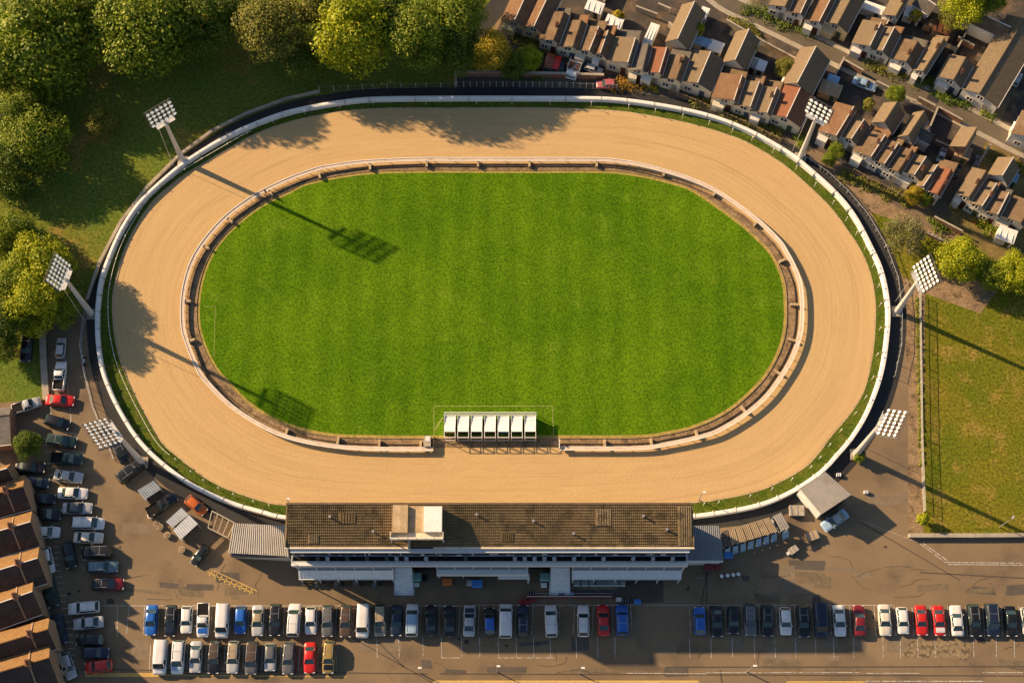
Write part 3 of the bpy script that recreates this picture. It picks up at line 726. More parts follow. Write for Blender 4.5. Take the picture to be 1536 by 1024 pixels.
# ------------------------------------------------------------------ starting traps
trp = thing('starting_traps', P(736, 655), 'row of seven white starting traps standing on the infield edge at the home straight', 'starting traps')
x0, x1 = P(665.8, 650, 1.4).x, P(806.5, 650, 1.4).x; W = (x1-x0)/7
yb, yf = P(736, 622.5, 1.6).y, P(736, 647, 2.1).y
trap_w = plain('trap_white', (.80, .79, .77), .5, .4, 0, .06)
for i in range(7):
    a, b_ = x0+W*i+.08, x0+W*(i+1)-.30
    m = MB()
    ys = [yb, yb-(yb-yf)*.26, yb-(yb-yf)*.3, yb-(yb-yf)*.68, yb-(yb-yf)*.74, yf]; zs = [1.55, 1.75, 1.72, 1.86, 1.96, 2.1]
    m.grid([[(a, y, z) for y, z in zip(ys, zs)], [(b_, y, z) for y, z in zip(ys, zs)]])
    m.face([(a, yb, .15), (b_, yb, .15), (b_, yb, 1.55), (a, yb, 1.55)])
    for x in (a, b_):
        m.face([(x, yb, .12), (x, yf, .12)]+[(x, y, z) for y, z in zip(ys[::-1], zs[::-1])])
        m.box((x, (yb+yf)/2, 1.0), (.05, yb-yf, 1.7))
    tr = m.build('trap', trap_w, trp)
    q = MB(); q.face([(a+.03, yf+.25, .2), (b_-.03, yf+.25, .2), (b_-.03, yf+.25, 1.9), (a+.03, yf+.25, 1.9)])
    if i in (0, 4): mt = plain('trap_jacket_%d' % i, [(.45,.40,.18), 0, 0, 0, (.05,.18,.38)][i], .6, .4, 0, .6, 3)
    else: mt = plain('trap_inside', (.02, .03, .04), .6)
    q.build('inner_door', mt, tr)
    q = MB(); yq = yf-.95
    for x in (a, b_): q.box((x, yq, 1.1), (.09, .09, 2.1)); q.bar((x, yf, 2.05), (x, yq, 2.1), .07, .07)
    q.box(((a+b_)/2, yq, 2.1), (b_-a, .09, .09)); q.box(((a+b_)/2, yq, .5), (b_-a, .07, .09))
    q.build('front_lid', trap_w, tr)
m = MB()
m.bar((x0, yb+.35, 1.9), (x1-.2, yb+.35, 1.9), .1, .1); m.bar((x0, yb+.02, 1.85), (x1-.2, yb+.02, 1.85), .08, .08)
for i in range(8): m.bar((x0+W*i-(.2 if i == 7 else 0), yb+.35, 1.9), (x0+W*i-(.2 if i == 7 else 0), yb-.0, 1.6), .09, .09); m.bar((x0+W*i-(.2 if i == 7 else 0), yb+.35, .0), (x0+W*i-(.2 if i == 7 else 0), yb+.35, 1.9), .07, .07)
m.build('frame', trap_w, trp)
m = MB()
for i in range(7): m.box((x0+W*i+.02, (yb+yf)/2-.1, .12), (.2, yb-yf-.2, .1)); 
for i in range(8): m.tube([(x0+W*min(i,6.9), yf+.2, .2), (x0+W*min(i,6.9)+.12, yf+.2, .2)], .2, 10)
m.build('wheel', dark_in, trp)
# painted box on the turf
m = MB(); z = .078
C4 = [P(*p) for p in ((651,655),(651,609),(829,609),(830,655))]
for a, b_ in zip(C4, C4[1:]): m.strip(a, b_, .12, z)
C4 = [P(*p) for p in ((305,460),(323,460),(321,535))]
for a, b_ in zip(C4, C4[1:]): m.strip(a, b_, .09, z)
m.strip(P(652,645), P(664,626), .22, z)
struct('turf_marking', m, nm('turf_line', (.22,.26,.07), (.27,.30,.1), 2))
# gate posts and control box where the rail breaks off
t = thing('control_box', P(641, 668), 'small pale concrete box closing the left end of the broken running rail', 'box')
p = P(641, 662, .8); m = MB(); m.box((p.x, p.y, .6), (1.1, 1.7, 1.1)); m.build('box', conc_m, t)
m = MB(); m.box((p.x+.1, p.y+.35, 1.17), (.7, .8, .05)); m.build('lid', panel_l, t)
m = MB(); m.box((p.x+.9, p.y-.1, .5), (.08, 2.2, .9)); m.build('end_panel', kerb_m, t)
t = thing('gate_post', P(839, 668), 'white gate post at the right end of the gap beside the traps', 'gate post')
p = P(839, 664, .9); m = MB(); m.box((p.x, p.y, .8), (.16, .16, 1.6)); m.bar((p.x, p.y-.9, .9), (p.x, p.y+.6, .9), .1, .7); m.build('gate', white_m, t)

# ------------------------------------------------------------------ houses
def tilemat(name, c1, c2, c3):
    if name in MC: return MC[name]
    m, b = base_mat(name, .9, .15)
    uv = m.node_tree.nodes.new('ShaderNodeUVMap').outputs[0]
    br = m.node_tree.nodes.new('ShaderNodeTexBrick'); br.inputs['Scale'].default_value = 1
    br.inputs['Brick Width'].default_value = .36; br.inputs['Row Height'].default_value = .28
    br.inputs['Mortar Size'].default_value = .035; br.inputs['Bias'].default_value = -.1
    br.inputs['Color1'].default_value = (*c1, 1); br.inputs['Color2'].default_value = (*c2, 1)
    br.inputs['Mortar'].default_value = (*[v*.45 for v in c1], 1)
    m.node_tree.links.new(uv, br.inputs['Vector'])
    n = rampf(m, nz(m, .5, 5, .7), .45, .75)
    k = m.node_tree.nodes.new('ShaderNodeMath'); k.operation = 'MULTIPLY'; k.inputs[1].default_value = .6
    m.node_tree.links.new(n, k.inputs[0])
    m.node_tree.links.new(mixc(m, k.outputs[0], br.outputs['Color'], c3), b.inputs['Base Color'])
    bump(m, b, br.outputs['Fac'], -.4, .03)
    MC[name] = m; return m
TILE = {'dark': tilemat('tile_shaded', (.072,.053,.046), (.10,.075,.063), (.12,.09,.07)), 'brown': tilemat('tile_brown', (.15,.10,.062), (.215,.148,.092), (.25,.18,.115)),  # dark: left terrace tile with the shade of the far slope in its colour
        'tan': tilemat('tile_tan', (.20,.148,.092), (.27,.205,.13), (.16,.12,.08)),
        'red': tilemat('tile_red', (.24,.10,.058), (.31,.135,.075), (.19,.10,.065)),
        'rust': tilemat('tile_rust', (.19,.105,.06), (.26,.15,.085), (.24,.165,.10)),
        'slate': tilemat('tile_slate', (.115,.105,.095), (.155,.14,.12), (.19,.165,.13)),
        'orange': tilemat('tile_orange', (.27,.155,.065), (.38,.225,.09), (.22,.14,.07)),
        'grey': tilemat('tile_grey', (.16,.15,.14), (.21,.195,.18), (.26,.23,.2))}
WALL = {'cream': cream, 'white': nm('white_render', (.66,.62,.54), (.74,.70,.61), .6, (.52,.47,.38), 1.0, .6, .8, .12, 5),
        'brick': brick_m, 'yellow': nm('yellow_render', (.56,.46,.26), (.64,.53,.31), .7, (.45,.36,.2), 1, .6, .8, .12, 5),
        'brownr': nm('brown_render', (.30,.20,.13), (.36,.25,.165), .6, (.22,.15,.1), 1, .55, .75, .2, 4)}
trim = plain('pale_trim', (.66, .62, .56), .6)
doorm = [plain('door_paint_%d' % i, c, .5) for i, c in enumerate([(.10,.03,.02), (.03,.05,.10), (.04,.07,.04), (.25,.22,.18)])]
hrnd = random.Random(11)
def house(A, Bp, wl_, wr_, roofc, wallc, label, group, ze=3.5, zr=5.3, wing=0, wingz=None, chim=True, front=True, zl=None, zrr=None, garden=True, row_=False):
    """A, Bp: surveyed ridge ends (front, back); wl_, wr_: roof half-widths in picture points either side of the ridge"""
    if row_: zr = 4.4
    a, b = P(A[0], A[1], zr), P(Bp[0], Bp[1], zr); v = (b-a); v.z = 0; D = v.length; v.normalize()
    u = Vector((v.y, -v.x, 0)); sc_ = mpp(A[0], A[1], zr)
    kk = 1.17 if row_ else 1.06; wl_ *= sc_*kk; wr_ *= sc_*kk
    if row_: zl, zrr = zr-1.25, (zr-1.25 if wr_ > 1.1 else zr-.85)
    zl = zl if zl else max(2.7, ze); zrr = zrr if zrr else max(2.7, ze)
    t = thing('terraced_house', (a.x, a.y, 0), label, 'house', group)
    base = Vector((a.x, a.y, 0)); Z = Vector((0, 0, 1))
    L = lambda x, y, z: base+u*x+v*y+Z*z
    ov = .16; s = (zr-zl)/wl_; s2 = (zr-zrr)/wr_
    # walls
    m = MB(); il, ir = wl_-.12, wr_-.10
    zl_i, zr_i = zr-s*il-.1, zr-s2*ir-.1
    y0, y1 = .05, D-.05
    m.face([L(-il,y0,0), L(ir,y0,0), L(ir,y0,zr_i), L(0,y0,zr-.1), L(-il,y0,zl_i)])
    m.face([L(-il,y1,0), L(-il,y1,zl_i), L(0,y1,zr-.1), L(ir,y1,zr_i), L(ir,y1,0)])
    m.face([L(-il,y0,0), L(-il,y0,zl_i), L(-il,y1,zl_i), L(-il,y1,0)])
    m.face([L(ir,y0,0), L(ir,y1,0), L(ir,y1,zr_i), L(ir,y0,zr_i)])
    m.build('wall', WALL[wallc], t)
    # roof with thickness and tile coordinates
    m = MB(); th = Z*.1; yA, yB = -ov, D+.05
    sl, sr = math.hypot(wl_, zr-zl), math.hypot(wr_, zr-zrr)
    m.face([L(-wl_,yA,zl), L(0,yA,zr), L(0,yB,zr), L(-wl_,yB,zl)], 0, [(0,0),(0,sl),(D,sl),(D,0)])
    m.face([L(0,yA,zr), L(wr_,yA,zrr), L(wr_,yB,zrr), L(0,yB,zr)], 0, [(0,sr),(0,0),(D,0),(D,sr)])
    m.face([L(-wl_,yA,zl)-th, L(-wl_,yB,zl)-th, L(0,yB,zr)-th, L(0,yA,zr)-th]); m.face([L(0,yA,zr)-th, L(0,yB,zr)-th, L(wr_,yB,zrr)-th, L(wr_,yA,zrr)-th])
    for p, q in ((L(-wl_,yA,zl), L(0,yA,zr)), (L(0,yA,zr), L(wr_,yA,zrr)), (L(wr_,yA,zrr), L(wr_,yB,zrr)), (L(wr_,yB,zrr), L(0,yB,zr)), (L(0,yB,zr), L(-wl_,yB,zl)), (L(-wl_,yB,zl), L(-wl_,yA,zl))):
        m.face([p, q, q-th, p-th])
    r = m.build('roof', TILE[roofc], t)
    m = MB(); m.bar(L(0,yA-.02,zr+.04), L(0,yB,zr+.04), .14, .12); m.build('ridge_tile', trim if hrnd.random() < .6 else TILE[roofc], r)
    m = MB(); m.bar(L(wr_+.05,yA,zrr-.05), L(wr_+.05,yB,zrr-.05), .1, .1); m.build('gutter', trim, r)
    if chim and hrnd.random() < .45:
        y = D*(.35+.4*hrnd.random()); m = MB(); x = -wl_*.12 if hrnd.random() < .5 else wr_*.3
        rz_ = math.atan2(u.y, u.x); c = L(x, y, zr+.25)
        m.box(c, (.4, .55, 1.0), rz_); ch = m.build('chimney', brick_m, r)
        m = MB(); m.box(c+Z*.54, (.48, .63, .08), rz_)
        for k in (-.14, .14):
            q = c+v*k; m.tube([q+Z*.57, q+Z*.8], [.1, .08], 6)
        m.build('chimney_pot', TILE['red'], ch)
    # front openings
    if front:
        span = il+ir; fr = (lambda f: -il+span*f)
        for f, z in ((.28, 1.0), (.72, 1.0), (.5, 2.75)):
            x = fr(f); zt = zr-.25-(s*-x if x < 0 else s2*x)
            if f == .72:
                m = MB(); m.hexa([L(x-.42,-.06,.05), L(x+.42,-.06,.05), L(x+.42,.0,.05), L(x-.42,.0,.05), L(x-.42,-.06,2.0), L(x+.42,-.06,2.0), L(x+.42,.0,2.0), L(x-.42,.0,2.0)])
                m.build('door', hrnd.choice(doorm), t); continue
            if z+.9 > zt: continue
            ww = .55
            m = MB(); m.hexa([L(x-ww,-.05,z), L(x+ww,-.05,z), L(x+ww,.0,z), L(x-ww,.0,z), L(x-ww,-.05,z+.95), L(x+ww,-.05,z+.95), L(x+ww,.0,z+.95), L(x-ww,.0,z+.95)])
            wn = m.build('window', glass, t)
            m = MB()
            for p, q in ((L(x-ww,-.08,z),L(x+ww,-.08,z)), (L(x-ww,-.08,z+.95),L(x+ww,-.08,z+.95)), (L(x-ww,-.08,z),L(x-ww,-.08,z+.95)), (L(x+ww,-.08,z),L(x+ww,-.08,z+.95)), (L(x,-.08,z),L(x,-.08,z+.95))): m.bar(p, q, .08, .08)
            m.build('frame', trim, wn)
        if garden and hrnd.random() < .55:
            m = MB(); x0, x1 = fr(.08), fr(.55)
            m.hexa([L(x0,-.9,2.0), L(x1,-.9,2.0), L(x1,-.02,2.25), L(x0,-.02,2.25), L(x0,-.9,2.1), L(x1,-.9,2.1), L(x1,-.02,2.35), L(x0,-.02,2.35)])
            m.hexa([L(x0,-.8,0), L(x1,-.8,0), L(x1,-.01,0), L(x0,-.01,0), L(x0,-.8,2.0), L(x1,-.8,2.0), L(x1,-.01,2.2), L(x0,-.01,2.2)])
            m.build('bay', trim if hrnd.random() < .5 else WALL[wallc], t)
    if wing:
        wd = wl_*.95; zw = wingz or zr-1.0; W2 = wing*sc_
        m = MB(); x0, x1 = -wd+.15, wr_-.1
        m.hexa([L(x0,D+.06,0), L(x1,D+.06,0), L(x1,D+W2,0), L(x0,D+W2,0), L(x0,D+.06,zw-1.3), L(x1,D+.06,zw-.1), L(x1,D+W2,zw-.1), L(x0,D+W2,zw-1.3)])
        wg = m.build('rear_wing', WALL['brick'], t)
        m = MB(); s3 = math.hypot(x1-x0, 1.2)
        p4 = [L(x0-.1,D+.06,zw-1.28), L(x1+.05,D+.06,zw+.02), L(x1+.05,D+W2+.1,zw+.02), L(x0-.1,D+W2+.1,zw-1.28)]
        m.face(p4, 0, [(0,0),(0,s3),(W2,s3),(W2,0)]); m.face([p-th for p in p4])
        for k in range(4): m.face([p4[k], p4[(k+1) % 4], p4[(k+1) % 4]-th, p4[k]-th])
        m.bar(p4[1]+Z*.05, p4[2]+Z*.05, .16, .12)
        m.build('roof', TILE[hrnd.choice(['brown','slate','rust'])], wg)
    return t

GA = 'terrace behind the back straight'
rowA = [  # ridge front, ridge back, left, right, roof, wall, rear wing, special label
 ((772,30),(793,-16),19,17,'rust','yellow',0,'yellow-walled end house with rust roof next to the yellow tree'),
 ((801,39),(827,-16),17,16,'rust','yellow',0,'cream gabled house with one sunlit rust strip, second from the yellow tree'),
 ((830.7,59),(846,18),20,8,'brown','cream',14,'brown-roofed house with a long white lean-to under its front eave'),
 ((859.5,69),(872,30.5),21,8,'brown','cream',17,'brown-roofed house behind the two old red-brown vans'),
 ((884,75),(898,40),20,8,'brown','cream',18,'brown-roofed house directly behind the white open truck'),
 ((900.5,78.5),(912,46),11,9,'rust','cream',18,'narrow dark rust house with a small cream gable and white rooflights'),
 ((942,92.6),(953,57),29,5,'tan','cream',19,'wide shaded house whose tan roof strip ends at a thin white ridge'),
 ((964,103),(973,65.6),19,5,'slate','cream',0,'dark house with a thin sunlit strip beside the first all-red roof'),
 ((989,108),(1000,71.5),25,5,'red','cream',0,'first all-red roofed house of the terrace, beyond the orange hedge'),
 ((1015,117.5),(1027.5,83),21,7,'brown','cream',16,'brown house between the first red roof and the wide cream gable'),
 ((1046.7,123.3),(1066,77.6),24,21,'tan','cream',0,'wide gabled house with cream front and one tan and one dark slope'),
 ((1101,149),(1113,113),29,6,'rust','cream',18,'broad rust-roofed house right of the wide cream gable'),
 ((1125.5,159),(1138.8,122.5),21,6,'tan','cream',17,'tan house between the broad rust roof and its twin'),
 ((1151,168),(1165,131.6),22,6,'tan','cream',18,'tan house just left of the bright red gabled roof'),
 ((1180,175),(1201,130.5),26,22,'red','cream',0,'gabled house with bright red west slope and black east slope'),
]
for A, Bp, a, b, rc, wc, wg, lab in rowA:
    house(A, Bp, a, b, rc, wc, lab, GA, ze=3.4, wing=wg, row_=True)
GB = 'terrace behind the right bend'
rowB = [
 ((1254.7,202.5),(1280.5,160),24,5,'rust','cream',0,'large rust-roofed house behind the upper right floodlight bank'),
 ((1277.5,207),(1296,179),16,12,'tan','white',0,'white gabled house with a tan slope beside the large rust roof'),
 ((1307,234),(1328,202),25,5,'brown','white',17,'wide brown house right of the small white gable'),
 ((1327,244.5),(1348,214),19,5,'brown','white',14,'brown house in the middle of the right bend terrace, narrower than its left neighbour'),
 ((1348,256),(1368.5,224.5),19,5,'brown','white',17,'brown house whose right edge meets a white gabled house'),
 ((1372,261),(1389,235),19,16,'tan','white',0,'white gabled house with tan slope near the end of the right bend terrace'),
 ((1385.5,278),(1406.5,247),9,6,'tan','white',0,'narrow tan strip of roof between the white gable and the red end house'),
 ((1407,289.5),(1427,254),19,5,'red','white',20,'red-roofed end house at the corner of the shaded side street'),
]
for A, Bp, a, b, rc, wc, wg, lab in rowB:
    house(A, Bp, a, b, rc, wc, lab, GB, ze=3.4, wing=wg, row_=True)
GC = 'terrace east of the shaded side street'
for A, Bp, a, b, rc, wc, wg, lab in [
 ((1454,294.5),(1479.5,256),17,5,'tan','white',0,'long tan-roofed corner house right across from the red end house'),
 ((1473.4,308),(1495,275),19,5,'tan','white',10,'tan house with four small windows in its white front, next to the corner house'),
 ((1497,320.5),(1513,289),21,5,'brown','white',12,'brown house with a dark dormer opening over its white front'),
 ((1532,333),(1550,303),30,6,'brown','cream',0,'wide brown house cut by the right edge of the photo'),
]: house(A, Bp, a, b, rc, wc, lab, GC, ze=3.4, wing=wg, row_=True)
GD = 'detached houses between the terrace and the street'
for A, Bp, a, b, rc, wc, lab in [
 ((1016.5,57.4),(1041.7,2.3),17,20,'tan','cream','long tan and black pitched house left of the tall thin tree'),
 ((1103,88.7),(1123.4,43.4),17,20,'tan','cream','tan and black pitched house between the two thin yellow-green trees'),
 ((1196,123.4),(1224,69.7),20,26,'tan','cream','tan and black house touching the street, above the red gabled roof'),
 ((1327.5,181.7),(1346,153),17,18,'tan','cream','tan and black house above the middle of the right bend terrace'),
 ((1363.6,201.6),(1387,166),13,12,'tan','cream','tan house with shaded patches left of the little white block'),
 ((1449,219),(1466,191),20,4,'tan','brick','small tan-roofed house at the top of the shaded side street'),
 ((1504,262),(1520,236),18,16,'tan','white','tan house with black east slope behind the corner terrace'),
]: house(A, Bp, a, b, rc, wc, lab, GD, ze=3.2, zr=5.4, zl=3.2, front=False)
GE = 'terrace on the far side of the street'
for A, Bp, a, b, rc, wc, wg, lab in [
 ((1178,9),(1194,-25),21,6,'tan','white',0,'white-fronted house at the left end of the far terrace, roof out of frame'),
 ((1201,19),(1217,-16),19,6,'brown','white',0,'brown-roofed house second along the far terrace'),
 ((1229,31.6),(1252,-14),19,6,'rust','white',0,'rust-roofed house of the far terrace left of the cream gable'),
 ((1257,35),(1283,-14),21,16,'tan','yellow',0,'cream gabled house with tan and blue-black slopes in the far terrace'),
 ((1305,68),(1321.5,34),23,6,'tan','white',14,'wide tan house right of the far terrace gable'),
 ((1324,75),(1341.4,41),16,12,'tan','white',12,'narrow tan house in the middle of the far terrace'),
 ((1360,91.4),(1376.6,62),21,12,'brown','white',14,'brown house with a white bay above the hedge in the far terrace'),
 ((1386,105.5),(1416.4,57.4),13,5,'tan','white',12,'long thin tan end house of the far terrace beside the dark lane'),
 ((1344,23),(1364,-12),17,4,'tan','white',0,'tan roof at the top edge of the photo above the far terrace'),
 ((1431,118.7),(1449,86),21,14,'tan','white',0,'tan house with white front right of the dark lane'),
 ((1470,139),(1537,28),22,29,'tan','white',0,'very long tan and black roofed house at the right end of the far terrace'),
]: house(A, Bp, a, b, rc, wc, lab, GE, ze=3.4, wing=wg, row_=True)
house((1465.6,17.7),(1516,41),5,14,'brown','white','dark roofed rear building with bright cream wall facing a walled yard', 'rear buildings', ze=3.2, zr=4.6, front=False, chim=False)
house((1380,-8),(1404,8),5,14,'slate','white','grey building with a white end wall at the top edge', 'rear buildings', ze=3.0, zr=4.2, front=False, chim=False)
house((1374,190),(1401,204),7,12,'slate','white','small white walled block with a grey roof and boxes on top', 'rear buildings', ze=3.0, zr=3.8, front=False, chim=False)
house((1556,206),(1572,172),34,20,'brown','white','white-fronted house with brown roof at the right edge near the street corner', GE, ze=3.4)

GF = 'brown roofed terrace beside the left car park'
for A, Bp, a, b, lab in [
 ((-40,716),(10,702),13,14,'low brown roofed house at the left edge above the uppermost gabled one'),
 ((-30,747),(34,729.5),24,28,'uppermost house of the left terrace, brown roof with little sunlit orange tile'),
 ((-30,804),(45,782),23,31,'left terrace house beside the white car nosing out'),
 ((-30,863),(56,836.5),23,33,'left terrace house beside the black car parked at a slant'),
 ((-30,914),(48,886.5),24,30,'left terrace house with a brown yard wall along its end'),
 ((-30,974),(71,943.5),22,25,'left terrace house with a tall chimney shadow on its orange slope'),
 ((-30,1016),(73,986),29,36,'lowest house of the left terrace, widest orange slope'),
]:
    # ridge runs left to right: the wide sunlit slope faces up the picture
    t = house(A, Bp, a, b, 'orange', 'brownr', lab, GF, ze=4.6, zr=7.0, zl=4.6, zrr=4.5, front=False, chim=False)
    # slope away from the sun: its shade is painted in as darker tile
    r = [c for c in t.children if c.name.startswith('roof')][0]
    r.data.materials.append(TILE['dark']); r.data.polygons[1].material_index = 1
    # party wall upstands and chimneys across the roof
    a_, b_ = P(A[0], A[1], 7.0), P(Bp[0], Bp[1], 7.0); vv = (b_-a_).normalized(); uu = Vector((vv.y, -vv.x, 0)); sc2 = mpp(20, 850, 7)
    for dd in (2.2+hrnd.random()*.8,):
        q = b_-vv*dd; m = MB(); m.bar(q+Vector((0,0,.10)), q-uu*(a*sc2*.98)+Vector((0,0,-2.26)), .22, .2); m.bar(q+Vector((0,0,.10)), q+uu*(b*sc2*.98)+Vector((0,0,-2.34)), .22, .2); m.build('party_wall', WALL['brownr'], r)
        m = MB(); m.box(q+Vector((0,0,.5)), (.55,.95,1.5), math.atan2(vv.y, vv.x)); ch = m.build('chimney', brick_m, r)
        m = MB()
        for k in (-.28,0,.28): m.tube([q+uu*k+Vector((0,0,1.25)), q+uu*k+Vector((0,0,1.6))], [.12,.1], 6)
        m.build('chimney_pot', TILE['red'], ch)
    # end wall openings
    p = P(Bp[0], Bp[1], 6.6); p0 = P(A[0], A[1], 6.6); v = (p-p0); v.z = 0; v.normalize(); u = Vector((v.y, -v.x, 0))
    for off_, z in ((-1.2, 1.0), (.9, 1.0), (0, 3.4)):
        c = Vector((p.x, p.y, 0))+u*off_-v*.02; m = MB()
        m.bar(c-u*.5+Vector((0,0,z+.5)), c+u*.5+Vector((0,0,z+.5)), .06, 1.0); m.build('window', glass, t)
wall([(62,822),(72,852),(78,866)], 2.0, .5, 'brown yard wall at the end of the third left terrace house', WALL['brownr'])
wall([(52,880),(72,918),(40,928),(3,940)], 1.6, .6, 'angled brown yard wall below the fourth left terrace house', WALL['brownr'])
wall([(73,946),(84,968),(104,1006),(86,1016)], 1.8, .6, 'brown yard wall enclosing two small courts at the lowest left houses', WALL['brownr'])
house((-40,628),(14,622),14,42,'grey','brick','low house with flat purple-grey roof above the lone dark green tree', GF, ze=2.9, zr=3.5, front=False, chim=False)
house((-24,166),(10,156),12,16,'grey','cream','small grey roofed building between trees at the left edge', 'rear buildings', ze=2.6, zr=3.3, front=False, chim=False)

# back yards, party walls and sheds between the terraces
yard_m = nm('yard_paving', (.05,.046,.045), (.085,.073,.062), .25, (.16,.11,.07), .3, .5, .65, .3, 4)
sheet('back_yards', [(742,60),(780,-60),(1040,-60),(1085,6),(1190,58),(1262,94),(1455,186),(1410,290),(1340,292),(1240,232),(1180,205),(1060,158),(980,134),(905,122),(744,112)], .006, yard_m)
sheet('back_yards', [(1110,-60),(1145,18),(1262,74),(1395,140),(1500,190),(1700,280),(1700,-60)], .006, yard_m)
sheet('back_yards', [(1462,205),(1600,270),(1600,430),(1500,395),(1412,340)], .006, nm('garden_soil', (.17,.125,.05), (.22,.165,.06), .4, (.11,.10,.03), .6, .5, .7, .4, 3))
for i, (x0, y0, x1, y1, hh) in enumerate([(905,8,925,-30,1.6),(955,35,1010,50,1.5),(1045,62,1085,80,1.4),(1078,30,1088,40,1.2),(1128,60,1150,72,1.4),(1245,95,1262,102,1.3),(1262,88,1240,130,1.5),(1400,170,1440,190,1.2),(1436,190,1420,225,1.6),(1330,158,1300,142,1.2),(1450,60,1400,132,1.8),(1515,230,1560,252,1.4)]):
    pass
sheds = [((921,33),3.0,2.0,'white','white flat garden shed behind the narrow rust house'),((892,10),3.0,2.2,'white','white box shed at the top of the yards near the left end'),((976,53),1.6,4.6,'white','long white lean-to between two dark roofs'),
 ((1052,62),3.4,1.6,'blue','pale blue tarpaulin covered store behind the tan pitched house'),((1074,70),2.4,2.0,'white','pale green-white shed below the tan pitched house'),((1138,97),2.6,2.0,'white','white square shed behind the broad rust roof'),((1127,94),2.0,1.8,'grey','grey shed beside the white square shed'),
 ((1249,121),2.0,2.0,'blue','bright blue-topped shed near the upper right lamp bank'),((1246,133),3.6,2.4,'tan','open topped tan yard store under the blue-topped shed'),((1186,128),3.4,2.2,'white','pale roofed outhouse above the bright red gable'),((1208,133),2.6,1.6,'tan','tan outhouse beside the bright red gable'),
 ((1056,20),1.4,2.2,'white','small white shed near the long tan pitched house'),((1445,228),2.6,2.2,'tan','orange-tan shed below the small tan house'),((1385,198),2.0,1.2,'white','white tank on the little grey-roofed block'),((1520,266),1.6,1.6,'blue','blue square hot tub cover in the dark right-hand yard'),
 ((1415,38),3.0,3.2,'rust','small rust roofed outhouse at the end of the far terrace'),((1310,12),4.6,1.6,'white','pale roofed store behind the far terrace gable'),((1536,195),4.0,1.6,'white','white parapet store at the right edge by the street corner'),((1400,30),2.6,2.6,'brown','brown roofed store near the bright green trees at the top right'),((1510,352),3.0,2.4,'white','white framed conservatory at the lower right house'),((1370,20),3.0,2.0,'white','white flat store at the top edge beside the grey building')]
SM = {'white': white_m, 'blue': plain('tarp_blue', (.22,.36,.52), .5), 'grey': gray_roof, 'tan': tan_roof, 'rust': TILE['red'], 'brown': TILE['brown']}
for (x, y), w1, d1, cm, lab in sheds:
    p = P(x, y, 2.0); t = thing('garden_shed', (p.x, p.y, 0), lab, 'shed', rz=R(-23))
    m = MB(); m.box((0, 0, .95), (w1-.2, d1-.2, 1.9)); m.build('wall', WALL['white'] if cm in ('white', 'blue') else timber, t, local=True)
    m = MB(); m.hexa([Vector(q) for q in ((-w1/2,-d1/2,1.9),(w1/2,-d1/2,1.9),(w1/2,d1/2,2.1),(-w1/2,d1/2,2.1),(-w1/2,-d1/2,2.0),(w1/2,-d1/2,2.0),(w1/2,d1/2,2.2),(-w1/2,d1/2,2.2))])
    for k in range(3): m.box((-w1/2+w1*(k+.5)/3, 0, 2.14), (.06, d1*.9, .08))
    m.build('roof', SM[cm], t, local=True)
    m = MB(); m.box((w1*.2, -d1/2+.08, .85), (.7, .06, 1.6)); m.build('door', doorm[2], t, local=True)
walls_ = [((905,10),(922,-30)),((953,16),(985,28)),((986,12),(1005,20)),((1008,45),(1002,40)),((1088,36),(1146,70)),((1146,70),(1198,98)),((1052,22),(1044,56)),((1264,92),(1240,140)),((1264,96),(1292,112)),((1440,186),(1404,166)),((1404,166),(1390,200)),((1400,165),(1375,152)),((1420,225),(1400,216)),((1455,40),(1406,124)),((1434,62),(1458,75)),((1526,240),(1600,276)),((1482,222),(1466,248)),((1340,142),(1312,128)),((1240,150),(1226,140)),((1398,330),(1440,352)),((1375,30),(1400,45)),((1285,20),(1300,-5))]
for i, (a, b) in enumerate(walls_):
    mx, my = (a[0]+b[0])/2, (a[1]+b[1])/2
    t = wall([a, b], 1.4, .18, 'x', hrnd.choice([brick_m, timber, conc_m]))
    near = min(sheds, key=lambda s: math.hypot(s[0][0]-mx, s[0][1]-my))
    t['label'] = 'thin %s yard wall, %s of the %s' % ('short' if math.hypot(a[0]-b[0], a[1]-b[1]) < 30 else 'long', ('right' if mx > near[0][0] else 'left'), ' '.join(near[4].split()[:5])); t['group'] = 'yard walls between the terraces'

# ------------------------------------------------------------------ cars
def paint(name, c, rough=.32, metal=.15):
    k = 'car_'+name
    if k in MC: return MC[k]
    m, b = base_mat(k, rough, .5, metal)
    f = rampf(m, nz(m, .9, 4, .6), .3, .75)
    m.node_tree.links.new(mixc(m, f, tuple(v*.88 for v in c), tuple(min(1, v*1.08) for v in c)), b.inputs['Base Color'])
    b.inputs['Coat Weight'].default_value = .5; b.inputs['Coat Roughness'].default_value = .08
    MC[k] = m; return m
COL = {'white': (.76,.75,.73), 'silver': (.46,.47,.48), 'grey': (.13,.13,.135), 'black': (.012,.013,.015), 'navy': (.012,.022,.05),
       'blue': (.02,.13,.50), 'pale blue': (.30,.45,.62), 'red': (.60,.02,.015), 'maroon': (.20,.015,.02), 'green': (.015,.04,.035), 'beige': (.38,.31,.20),
       'brown': (.09,.06,.04), 'orange': (.55,.13,.02), 'teal': (.12,.20,.22), 'rust': (.30,.07,.02), 'yellow': (.75,.36,.02), 'cream': (.72,.66,.56), 'pink': (.5,.12,.14), 'gold': (.34,.24,.07)}
tyre = plain('tyre', (.015,.015,.016), .9, .1); rimm = plain('alloy', (.45,.45,.46), .35, .5, .7)
cglass = plain('car_glass', (.03,.055,.058), .06, .7, 0, .2); hl = plain('headlight_glass', (.75,.76,.78), .15, .6); tl = plain('tail_light', (.45,.01,.01), .3, .5)  # car glass: teal of the reflected sky mixed into the base colour
numb = plain('plate', (.62,.55,.25), .5)
